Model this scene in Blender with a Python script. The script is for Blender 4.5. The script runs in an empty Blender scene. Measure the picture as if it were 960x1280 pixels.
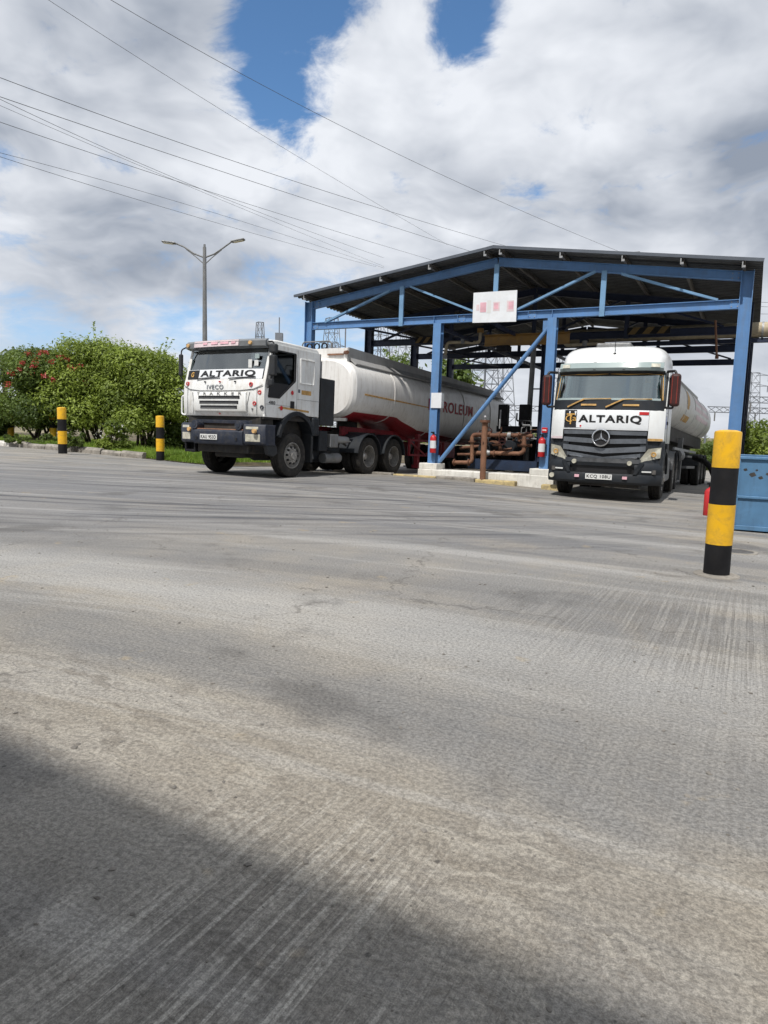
import bpy, bmesh, math, random
import numpy as np
from mathutils import Vector, Matrix
from mathutils.geometry import tessellate_polygon

random.seed(7); np.random.seed(7)
scene = bpy.context.scene
COL = scene.collection

# ------------------------------------------------------------------ camera
EYE = 1.35; F = 866.6; PITCH = 0.1199; ROLL = 0.0278
cp, sp, cr, sr = math.cos(PITCH), math.sin(PITCH), math.cos(ROLL), math.sin(ROLL)
FWD = Vector((0, cp, -sp)); UP0 = Vector((0, sp, cp)); RT0 = Vector((1, 0, 0))
RT = RT0*cr + UP0*sr; UP = UP0*cr - RT0*sr
cam = bpy.data.cameras.new('camera'); camo = bpy.data.objects.new('camera', cam); COL.objects.link(camo)
cam.sensor_fit = 'VERTICAL'; cam.sensor_height = 36; cam.lens = 36*F/1280; cam.clip_end = 5000; cam.clip_start = .05
m = Matrix.Identity(4)
for i in range(3):
    m[i][0] = RT[i]; m[i][1] = UP[i]; m[i][2] = -FWD[i]
m[2][3] = EYE
camo.matrix_world = m
scene.camera = camo

# ------------------------------------------------------------------ sun, sky, exposure
YAW = 0.4843
U = Vector((math.sin(YAW), math.cos(YAW))); V = Vector((math.cos(YAW), -math.sin(YAW)))
SUN_EL = math.radians(58); SUN_BEAR = math.radians(27)      # the light travels along this bearing
sun = bpy.data.lights.new('sun', 'SUN'); sun.energy = 4.0; sun.angle = math.radians(0.6); sun.color = (1, .955, .89)
suno = bpy.data.objects.new('sun', sun); COL.objects.link(suno)
ld = Vector((math.sin(SUN_BEAR)*math.cos(SUN_EL), math.cos(SUN_BEAR)*math.cos(SUN_EL), -math.sin(SUN_EL)))
suno.rotation_euler = ld.to_track_quat('-Z', 'Y').to_euler()
suno.location = (0, 0, 50)

scene.view_settings.view_transform = 'Standard'; scene.view_settings.look = 'None'
scene.view_settings.exposure = 0; scene.view_settings.gamma = 1
scene.view_settings.use_curve_mapping = False
cy = scene.cycles
cy.max_bounces = 5; cy.diffuse_bounces = 2; cy.glossy_bounces = 3; cy.transparent_max_bounces = 8; cy.transmission_bounces = 3
cy.use_adaptive_sampling = True; cy.adaptive_threshold = .02; cy.use_denoising = True; cy.caustics_reflective = False; cy.caustics_refractive = False

class NT:
    """small node helper"""
    def __init__(s, tree): s.t = tree; s.n = tree.nodes; s.l = tree.links
    def add(s, typ, **k):
        n = s.n.new(typ)
        for a, b in k.items(): setattr(n, a, b)
        return n
    def put(s, sock, val):
        if hasattr(val, 'is_linked') or isinstance(val, bpy.types.NodeSocket): s.l.new(val, sock)
        elif val is not None:
            if hasattr(sock.default_value, '__len__') and not hasattr(val, '__len__'): val = (val,)*len(sock.default_value)
            if hasattr(sock.default_value, '__len__') and len(sock.default_value) == 4 and len(val) == 3: val = (*val, 1)
            sock.default_value = val
    def math(s, op, a, b=None, c=None, clamp=False):
        n = s.add('ShaderNodeMath', operation=op, use_clamp=clamp)
        s.put(n.inputs[0], a)
        if b is not None: s.put(n.inputs[1], b)
        if c is not None: s.put(n.inputs[2], c)
        return n.outputs[0]
    def vmath(s, op, a, b=None):
        n = s.add('ShaderNodeVectorMath', operation=op)
        s.put(n.inputs[0], a)
        if b is not None:
            if op == 'SCALE': s.put(n.inputs['Scale'], b)
            else: s.put(n.inputs[1], b)
        return n.outputs['Value'] if op in ('DOT_PRODUCT', 'LENGTH') else n.outputs[0]
    def comb(s, x, y, z=0.0):
        n = s.add('ShaderNodeCombineXYZ')
        for i, q in enumerate((x, y, z)): s.put(n.inputs[i], q)
        return n.outputs[0]
    d2 = False
    def noise(s, vec, scale, detail=4, rough=.55, dist=0., col=False):
        n = s.add('ShaderNodeTexNoise', noise_dimensions='2D' if s.d2 else '3D'); s.put(n.inputs['Vector'], vec)
        n.inputs['Scale'].default_value = scale; n.inputs['Detail'].default_value = detail
        n.inputs['Roughness'].default_value = rough; n.inputs['Distortion'].default_value = dist
        return n.outputs['Color' if col else 'Fac']
    def voro(s, vec, scale, feature='F1', rnd=1.0, out='Distance'):
        n = s.add('ShaderNodeTexVoronoi', feature=feature, voronoi_dimensions='2D' if s.d2 else '3D'); s.put(n.inputs['Vector'], vec)
        n.inputs['Scale'].default_value = scale; n.inputs['Randomness'].default_value = rnd
        return n.outputs[out]
    def ramp(s, fac, a, b, lo=0., hi=1., smooth=True):
        n = s.add('ShaderNodeMapRange', interpolation_type='SMOOTHSTEP' if smooth else 'LINEAR', clamp=True)
        s.put(n.inputs['Value'], fac)
        for i, q in enumerate((a, b, lo, hi)): s.put(n.inputs[1+i], q)
        return n.outputs[0]
    def mix(s, fac, a, b, mode='MIX'):
        n = s.add('ShaderNodeMix', data_type='RGBA', blend_type=mode)
        s.put(n.inputs[0], fac); s.put(n.inputs[6], a); s.put(n.inputs[7], b)
        return n.outputs[2]

def direction(px, py):
    X = (px-480)/F; Y = (640-py)/F
    return (RT*X + UP*Y + FWD).normalized()

def build_world():
    w = bpy.data.worlds.new('World'); scene.world = w; w.use_nodes = True
    w.cycles.sampling_method = 'MANUAL'; w.cycles.sample_map_resolution = 256
    t = NT(w.node_tree); t.n.clear()
    out = t.add('ShaderNodeOutputWorld'); bg = t.add('ShaderNodeBackground')
    sky = t.add('ShaderNodeTexSky', sky_type='NISHITA', sun_disc=False)
    sky.sun_elevation = SUN_EL; sky.sun_rotation = SUN_BEAR + math.pi
    sky.altitude = 1200; sky.air_density = 1.0; sky.dust_density = .7; sky.ozone_density = 1.5
    d = t.add('ShaderNodeTexCoord').outputs['Generated']
    d = t.vmath('NORMALIZE', d)
    sx = t.add('ShaderNodeSeparateXYZ'); t.put(sx.inputs[0], d)
    z = t.math('MAXIMUM', sx.outputs[2], 0.0)
    k = t.math('DIVIDE', 1.0, t.math('ADD', z, .34))
    p = t.comb(t.math('MULTIPLY', sx.outputs[0], k), t.math('MULTIPLY', sx.outputs[1], k), t.math('MULTIPLY', z, 1.1))
    def spread(acc, spots, sign):
        """add soft spots on the sky dome: (px, py, radius, amount[, stretch along the horizon])"""
        for q in spots:
            px, py, rad, amp = q[:4]; asp = q[4] if len(q) > 4 else 1.0
            n = 1 if asp < 1.35 else (2 if asp < 2.2 else 3); w_ = rad*math.sqrt(asp) if n == 1 else rad
            for i in range(n):
                sh_ = 0 if n == 1 else (i-(n-1)/2)*rad*1.15*F
                k_ = 2.0/(w_*w_); c = direction(px+sh_, py+sh_*.03)
                e = t.math('EXPONENT', t.math('ADD', t.vmath('DOT_PRODUCT', d, tuple(c*k_)), -k_))
                acc = t.math('MULTIPLY_ADD', e, sign*amp*(1 if n == 1 else .85), acc)
        return acc
    warp = t.noise(t.vmath('ADD', p, (3.1, 1.7, 0)), 3.0, 2, .5, col=True)
    p2 = t.vmath('ADD', p, t.vmath('SCALE', t.vmath('SUBTRACT', warp, (.5, .5, .5)), .22))
    n1 = t.math('SUBTRACT', t.noise(t.vmath('ADD', p2, (8.3, 2.2, 4.0)), 2.1, 4, .5), .5)
    n2 = t.math('SUBTRACT', t.noise(t.vmath('ADD', p2, (1.3, 6.2, 2.0)), 6.5, 6, .64), .5)
    m1 = t.noise(t.vmath('ADD', p2, (4.4, 1.2, 9.0)), 4.2, 4, .52); m2 = t.noise(t.vmath('ADD', t.vmath('SCALE', p2, .93), (4.4, 1.2, 9.0)), 4.2, 4, .52)
    n3 = t.math('SUBTRACT', t.noise(t.vmath('ADD', p, (5.1, .4, 7.0)), 1.6, 3, .5), .5)
    # open blue between the clouds
    holes = [(395, -10, .115, .80), (318, 25, .070, .5), (430, 50, .06, .55), (572, 45, .066, .85), (615, 70, .04, .35), (590, -30, .06, .6), (345, 108, .058, .75), (364, 165, .042, .70),
             (262, 140, .05, .34), (375, 398, .075, .50, 1.8), (60, 405, .05, .30, 2.6), (230, 400, .05, .34, 2), (650, 240, .05, .26, 1.4), (500, 470, .07, .25, 2.5), (20, 440, .06, .3, 2), (210, 410, .05, .2, 2),
             (498, 60, .048, -.75), (500, 5, .03, -.5), (665, 50, .06, -.55), (432, 112, .068, -1.0), (300, 170, .06, -.3), (245, 60, .07, -.5), (575, 165, .08, -.4)]
    cov = t.math('ADD', t.math('MULTIPLY', n1, 1.0), t.math('MULTIPLY', n2, t.ramp(z, .02, .35, 1.2, 4.2)))
    cov = spread(cov, holes, -1.5)
    cov = t.math('ADD', cov, .92)
    cover = t.ramp(cov, -.46, .66)
    # grey undersides and bright tops
    darks = [(930, 205, .085, .62, 1.3), (900, 215, .05, .2), (965, 235, .07, .3), (90, 20, .15, .20, 1.3), (235, 15, .07, .26), (150, 320, .07, .20, 2.6), (60, 215, .09, .12, 1.6), (330, 345, .06, .14, 2.), (190, 240, .08, .12, 2),
             (600, 255, .06, .12, 1.8), (760, 215, .06, .16, 1.5), (880, 400, .1, .12, 2.5)]
    lights = [(300, 150, .09, .34), (560, 165, .12, .10, 1.5), (12, 230, .035, .34), (30, 95, .06, .16), (760, 60, .13, .06, 1.4), (450, 260, .10, .14, 1.5), (690, 130, .08, .05), (870, 285, .06, .16, 2), (500, 60, .06, .15), (230, 420, .05, .3, 2)]
    sh = t.math('MULTIPLY', n3, .5)
    sh = spread(sh, darks, 1.0)
    sh = spread(sh, lights, -1.0)
    relief = t.math('MULTIPLY', t.math('SUBTRACT', m1, m2), t.ramp(z, .0, .3, .3, 1.7))      # sunlit tops, shaded undersides
    sh = t.math('SUBTRACT', sh, t.math('MULTIPLY', n2, .42))
    sh = t.math('SUBTRACT', sh, relief)
    sh = t.math('ADD', sh, t.math('MULTIPLY', n1, .5))
    sh = t.math('MULTIPLY_ADD', sh, .85, .30, clamp=True)
    ccol = t.mix(sh, (.86, .89, .945), (.30, .345, .425))
    haze = t.ramp(z, 0.0, .34, .72, 0.0)
    skyc = t.vmath('MULTIPLY', t.vmath('SCALE', sky.outputs[0], .13), (.80, 1.06, 1.20))
    skyc = t.mix(haze, skyc, (.46, .60, .82))
    col = t.mix(cover, skyc, ccol)
    # below the horizon: plain ground-like tone
    col = t.mix(t.ramp(sx.outputs[2], -.03, 0.0, 1, 0), col, (.24, .22, .19))
    t.l.new(col, bg.inputs[0]); bg.inputs[1].default_value = 1.0
    t.l.new(bg.outputs[0], out.inputs[0])
build_world()
bpy.context.view_layer.update()

# ------------------------------------------------------------------ helpers
MATS = {}
def mat(name, col, rough=.6, metal=0., var=.15, vscale=3., dirt=0., dirtcol=(.16, .13, .10), bump=0., bscale=40., spec=.5, coat=0., streak=0.):
    if name in MATS: return MATS[name]
    mm = bpy.data.materials.new(name); mm.use_nodes = True; MATS[name] = mm
    t = NT(mm.node_tree); b = t.n['Principled BSDF']
    pos = t.add('ShaderNodeTexCoord').outputs['Object']
    n = t.noise(pos, vscale, 5, .6)
    c = t.mix(t.ramp(n, .3, .7), tuple(x*(1-var) for x in col), tuple(min(1, x*(1+var)) for x in col))
    if dirt > 0:
        dn = t.noise(pos, vscale*2.3+1, 8, .68, .6)
        if streak > 0:
            ps = t.vmath('MULTIPLY', pos, (9, 9, .9))
            dn = t.math('ADD', t.math('MULTIPLY', dn, 1-streak), t.math('MULTIPLY', t.noise(ps, 1.6, 5, .6), streak))
        c = t.mix(t.math('MULTIPLY', t.ramp(dn, .44, .72), dirt), c, dirtcol)
        t.put(b.inputs['Roughness'], t.ramp(dn, .4, .75, rough, min(1, rough+.3)))
    else: b.inputs['Roughness'].default_value = rough
    t.l.new(c, b.inputs['Base Color'])
    b.inputs['Metallic'].default_value = metal; b.inputs['Specular IOR Level'].default_value = spec
    b.inputs['Coat Weight'].default_value = coat; b.inputs['Coat Roughness'].default_value = .15
    if bump > 0:
        bn = t.add('ShaderNodeBump'); bn.inputs['Strength'].default_value = bump; bn.inputs['Distance'].default_value = .02
        t.put(bn.inputs['Height'], t.noise(pos, bscale, 6, .6)); t.l.new(bn.outputs[0], b.inputs['Normal'])
    return mm

def glass_mat(name, tint, refl=1.0, base=.0):
    mm = bpy.data.materials.new(name); mm.use_nodes = True; t = NT(mm.node_tree); t.n.clear()
    o = t.add('ShaderNodeOutputMaterial'); tr = t.add('ShaderNodeBsdfTransparent'); gl = t.add('ShaderNodeBsdfGlossy')
    tr.inputs[0].default_value = (*tint, 1); gl.inputs[0].default_value = (.9, .95, .95, 1); gl.inputs[1].default_value = .04
    fr = t.add('ShaderNodeFresnel'); fr.inputs[0].default_value = 1.5
    fac = t.math('ADD', t.math('MULTIPLY', fr.outputs[0], refl), base, clamp=True)
    mx = t.add('ShaderNodeMixShader'); t.put(mx.inputs[0], fac); t.l.new(tr.outputs[0], mx.inputs[1]); t.l.new(gl.outputs[0], mx.inputs[2])
    t.l.new(mx.outputs[0], o.inputs[0]); MATS[name] = mm
    return mm

class MB:
    def __init__(s): s.v = []; s.f = []
    def add(s, vs, fs):
        o = len(s.v); s.v += [tuple(q) for q in vs]; s.f += [tuple(i+o for i in f) for f in fs]; return s
    def box(s, x0, x1, y0, y1, z0, z1):
        return s.add([(x0,y0,z0),(x1,y0,z0),(x1,y1,z0),(x0,y1,z0),(x0,y0,z1),(x1,y0,z1),(x1,y1,z1),(x0,y1,z1)],
                     [(0,3,2,1),(4,5,6,7),(0,1,5,4),(1,2,6,5),(2,3,7,6),(3,0,4,7)])
    def prism(s, poly, axis, a0, a1):
        n = len(poly)
        def P(p, a): return {'x': (a, p[0], p[1]), 'y': (p[0], a, p[1]), 'z': (p[0], p[1], a)}[axis]
        vs = [P(p, a0) for p in poly]+[P(p, a1) for p in poly]
        return s.add(vs, [tuple(range(n))[::-1], tuple(range(n, 2*n))]+[(i, (i+1) % n, n+(i+1) % n, n+i) for i in range(n)])
    def holed(s, outer, holes, x0, x1):
        """panel in the yz plane with holes, from x0 to x1"""
        loops = [outer]+holes; pts = [p for l in loops for p in l]; n = len(pts)
        tris = tessellate_polygon([[Vector((p[0], p[1], 0)) for p in l] for l in loops])
        vs = [(x0, p[0], p[1]) for p in pts]+[(x1, p[0], p[1]) for p in pts]
        fs = [tuple(q) for q in tris]+[tuple(i+n for i in q[::-1]) for q in tris]
        o = 0
        for l in loops:
            k = len(l)
            fs += [(o+i, o+(i+1) % k, n+o+(i+1) % k, n+o+i) for i in range(k)]; o += k
        return s.add(vs, fs)
    def cyl(s, p0, p1, r0, r1=None, n=14, caps=True):
        r1 = r0 if r1 is None else r1
        p0 = Vector(p0); p1 = Vector(p1); a = (p1-p0).normalized()
        b = a.orthogonal().normalized(); c = a.cross(b)
        vs = []
        for p, r in ((p0, r0), (p1, r1)):
            vs += [p+(b*math.cos(2*math.pi*i/n)+c*math.sin(2*math.pi*i/n))*r for i in range(n)]
        fs = [(i, (i+1) % n, n+(i+1) % n, n+i) for i in range(n)]
        if caps: fs += [tuple(range(n))[::-1], tuple(range(n, 2*n))]
        return s.add(vs, fs)
    def tube(s, pts, r, n=8):
        pts = [Vector(p) for p in pts]; N = len(pts); vs = []; b = None
        rr = r if hasattr(r, '__len__') else [r]*N
        for i, p in enumerate(pts):
            a = (pts[min(i+1, N-1)]-pts[max(i-1, 0)]).normalized()
            b = a.orthogonal().normalized() if b is None else (b-a*b.dot(a)).normalized()
            c = a.cross(b)
            vs += [p+(b*math.cos(2*math.pi*k/n)+c*math.sin(2*math.pi*k/n))*rr[i] for k in range(n)]
        fs = [(i*n+k, i*n+(k+1) % n, (i+1)*n+(k+1) % n, (i+1)*n+k) for i in range(N-1) for k in range(n)]
        fs += [tuple(range(n))[::-1], tuple(range((N-1)*n, N*n))]
        return s.add(vs, fs)
    def bend(s, pts, r, n=10, rad=.12):
        """pipe with rounded elbows"""
        pts = [Vector(p) for p in pts]; out = [pts[0]]
        for i in range(1, len(pts)-1):
            a = (pts[i-1]-pts[i]); b = (pts[i+1]-pts[i]); q = min(rad, a.length*.45, b.length*.45)
            A = pts[i]+a.normalized()*q; B = pts[i]+b.normalized()*q
            for k in range(6):
                u = k/5; out.append(A*(1-u)**2+pts[i]*2*u*(1-u)+B*u*u)
        out.append(pts[-1]); return s.tube(out, r, n)
    def bar(s, p0, p1, w, h, up=(0, 0, 1)):
        p0 = Vector(p0); p1 = Vector(p1); a = (p1-p0).normalized(); up = Vector(up)
        b = a.cross(up).normalized(); c = b.cross(a)
        vs = [p+b*i*w/2+c*j*h/2 for p in (p0, p1) for i, j in ((-1,-1),(1,-1),(1,1),(-1,1))]
        return s.add(vs, [(3,2,1,0),(4,5,6,7)]+[(i, (i+1) % 4, 4+(i+1) % 4, 4+i) for i in range(4)])
    def section(s, p0, p1, prof, up=(0, 0, 1)):
        """extrude a closed 2-D profile (b,c) along p0-p1"""
        p0 = Vector(p0); p1 = Vector(p1); a = (p1-p0).normalized(); up = Vector(up)
        b = a.cross(up).normalized(); c = b.cross(a); n = len(prof)
        vs = [p+b*i+c*j for p in (p0, p1) for i, j in prof]
        return s.add(vs, [tuple(range(n))[::-1], tuple(range(n, 2*n))]+[(i, (i+1) % n, n+(i+1) % n, n+i) for i in range(n)])
    def ibeam(s, p0, p1, w, h, tf=.014, tw=.010, up=(0, 0, 1)):
        W = w/2; Hh = h/2; t = tw/2
        return s.section(p0, p1, [(-W,-Hh),(W,-Hh),(W,-Hh+tf),(t,-Hh+tf),(t,Hh-tf),(W,Hh-tf),(W,Hh),(-W,Hh),(-W,Hh-tf),(-t,Hh-tf),(-t,-Hh+tf),(-W,-Hh+tf)], up)
    def lathe(s, prof, o, axis='x', n=24, sgn=1):
        vs = []
        for a, r in prof:
            for k in range(n):
                c, q = math.cos(2*math.pi*k/n)*r, math.sin(2*math.pi*k/n)*r
                p = {'x': (a*sgn, c, q), 'y': (c, a*sgn, q), 'z': (c, q, a*sgn)}[axis]
                vs.append((o[0]+p[0], o[1]+p[1], o[2]+p[2]))
        N = len(prof)
        return s.add(vs, [(i*n+k, i*n+(k+1) % n, (i+1)*n+(k+1) % n, (i+1)*n+k) for i in range(N-1) for k in range(n)])
    def bow(s, rows, x0, x1, bowd, nx=10, thick=.04, hw=1.25, power=3.):
        """panel facing -y: rows of (z, y), swept back towards the corners"""
        nz = len(rows); vs = []
        for off in (0, thick):
            for z, y in rows:
                for i in range(nx+1):
                    x = x0+(x1-x0)*i/nx
                    vs.append((x, y+off+bowd*abs(x/hw)**power, z))
        k = nz*(nx+1); fs = []
        g = lambda r, c, o: o*k+r*(nx+1)+c
        for r in range(nz-1):
            for c in range(nx):
                fs += [(g(r,c,0), g(r,c+1,0), g(r+1,c+1,0), g(r+1,c,0)), (g(r,c,1), g(r+1,c,1), g(r+1,c+1,1), g(r,c+1,1))]
        for c in range(nx):
            fs += [(g(0,c,0), g(0,c,1), g(0,c+1,1), g(0,c+1,0)), (g(nz-1,c,0), g(nz-1,c+1,0), g(nz-1,c+1,1), g(nz-1,c,1))]
        for r in range(nz-1):
            fs += [(g(r,0,0), g(r+1,0,0), g(r+1,0,1), g(r,0,1)), (g(r,nx,0), g(r,nx,1), g(r+1,nx,1), g(r+1,nx,0))]
        return s.add(vs, fs)
    def mesh(s, name, smooth=None):
        me = bpy.data.meshes.new(name); me.from_pydata(s.v, [], s.f)
        bm = bmesh.new(); bm.from_mesh(me); bmesh.ops.recalc_face_normals(bm, faces=bm.faces); bm.to_mesh(me); bm.free()
        if smooth is not None:
            me.shade_smooth(); me.set_sharp_from_angle(angle=math.radians(smooth))
        return me
    def build(s, name, material, parent=None, bevel=0., smooth=None, seg=2):
        me = s.mesh(name, smooth); me.materials.append(MATS[material] if isinstance(material, str) else material)
        o = bpy.data.objects.new(name, me); COL.objects.link(o)
        if parent is not None: o.parent = parent
        if bevel > 0:
            b = o.modifiers.new('bevel', 'BEVEL'); b.width = bevel; b.segments = seg; b.limit_method = 'ANGLE'; b.angle_limit = math.radians(35)
        return o

def tag(o, label, cat=None, group=None, kind=None):
    if label: o['label'] = label
    if cat: o['category'] = cat
    if group: o['group'] = group
    if kind: o['kind'] = kind
    return o
def empty(name, loc, rot=(0, 0, 0), label=None, cat=None, group=None):
    o = bpy.data.objects.new(name, None); COL.objects.link(o); o.location = loc; o.rotation_euler = rot
    o.empty_display_size = .2
    return tag(o, label, cat, group)
def copy_tree(o, parent=None):
    c = o.copy(); COL.objects.link(c); c.parent = parent
    for ch in list(o.children): copy_tree(ch, c)
    return c
def structure(o): o['kind'] = 'structure'; return o

def text(s, w, h, material, parent, center, xdir=(1, 0, 0), zdir=(0, 0, 1), bold=.0, depth=.004, name='lettering', label=None, shear=0., surf=None):
    """lettering fitted into a w x h box around center; xdir is reading direction"""
    cu = bpy.data.curves.new('lettering', 'FONT'); cu.body = s; cu.size = 1; cu.offset = bold; cu.extrude = .01; cu.shear = shear; cu.resolution_u = 3; cu.space_character = 1.12
    tmp = bpy.data.objects.new('lettering', cu); COL.objects.link(tmp)
    dg = bpy.context.evaluated_depsgraph_get()
    me = bpy.data.meshes.new_from_object(tmp.evaluated_get(dg)); bpy.data.objects.remove(tmp); bpy.data.curves.remove(cu)
    co = np.empty(len(me.vertices)*3); me.vertices.foreach_get('co', co); co = co.reshape(-1, 3)
    mn = co.min(0); mx = co.max(0); c = (mn+mx)/2; e = mx-mn
    X = Vector(xdir).normalized(); Z = Vector(zdir).normalized(); N = X.cross(Z).normalized()     # out of the surface, towards the reader
    ctr = Vector(center); out = []
    for q in co:
        a = (q[0]-c[0])/e[0]*w; b = (q[1]-c[1])/e[1]*h; dd = depth if q[2] > 0 else -.002
        p = ctr+X*a+Z*b+N*dd
        if surf: p = surf(p)
        out.append(p)
    for v, p in zip(me.vertices, out): v.co = p
    me.materials.clear(); me.materials.append(MATS[material])
    o = bpy.data.objects.new(name, me); COL.objects.link(o); o.parent = parent
    if label: o['label'] = label
    if len(s.replace(' ', '')) > 1: o['kind'] = 'stuff'
    return o

# projection helpers: photograph pixel -> point in the place
def at(px, py, Y):
    d = direction(px, py); return Vector((0, 0, EYE))+d*(Y/d.y)
C0 = Vector((-2.3458, 20.7416, EYE)); SLOPE = -.0196
CM = Matrix.Translation(C0) @ Matrix.Rotation(-YAW, 4, 'Z') @ Matrix.Rotation(SLOPE, 4, 'X')
CMI = CM.inverted()
def cl(px, py, t):
    """pixel -> canopy-local (lateral, depth, height over eye level) on the plane depth = t"""
    o = CMI @ Vector((0, 0, EYE)); d = CMI.to_3x3() @ direction(px, py)
    return o+d*((t-o.y)/d.y)
def cw(l, t, z): return CM @ Vector((l, t, z))

# ------------------------------------------------------------------ ground heights
GP = np.array([(0,0,0),(3.2,6.7,.02),(-6,6,.05),(-9.7,20.9,.33),(-7.25,22.4,.20),(-2.13,16,.165),(-4.2,17.2,.18),(.3,20,.05),(5,28.5,-.22),
               (6.26,15.4,-.06),(4.05,16.4,-.05),(12.9,28,-.45),(1.4,18.3,.10),(4.1,17.1,.0),(5.5,10.6,-.05),(-20,26,.45),(-12,13,.22),
               (20,16,-.3),(22,40,-.8),(0,45,-.6),(-15,45,.2),(0,10,.05),(9,20,-.2),(-14.2,25.7,.38)], float)
def _fit():
    A = np.c_[GP[:, :2], np.ones(len(GP))]; pl = np.linalg.lstsq(A, GP[:, 2], rcond=None)[0]
    r = GP[:, 2]-A@pl; D = np.linalg.norm(GP[:, None, :2]-GP[None, :, :2], axis=2)
    K = np.exp(-(D/4.5)**2)+np.eye(len(GP))*.05
    return pl, np.linalg.solve(K, r)
PL, RW = _fit()
def gz_np(x, y):
    x = np.asarray(x, float); y = np.asarray(y, float)
    xc = np.clip(x, -30, 28); yc = np.clip(y, -12, 48)
    z = PL[0]*xc+PL[1]*yc+PL[2]
    for (a, b, _), w in zip(GP, RW): z = z+w*np.exp(-((x-a)**2+(y-b)**2)/4.5**2)
    return z
def gz(x, y): return float(gz_np(x, y))

def grid_obj(name, xs, ys, zfun, material):
    X, Y = np.meshgrid(xs, ys); Z = zfun(X, Y); n = len(xs); k = len(ys)
    me = bpy.data.meshes.new(name)
    f = [(j*n+i, j*n+i+1, (j+1)*n+i+1, (j+1)*n+i) for j in range(k-1) for i in range(n-1)]
    me.from_pydata(np.c_[X.ravel(), Y.ravel(), Z.ravel()].tolist(), [], f); me.shade_smooth()
    me.materials.append(MATS[material]); o = bpy.data.objects.new(name, me); COL.objects.link(o); return o

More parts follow.
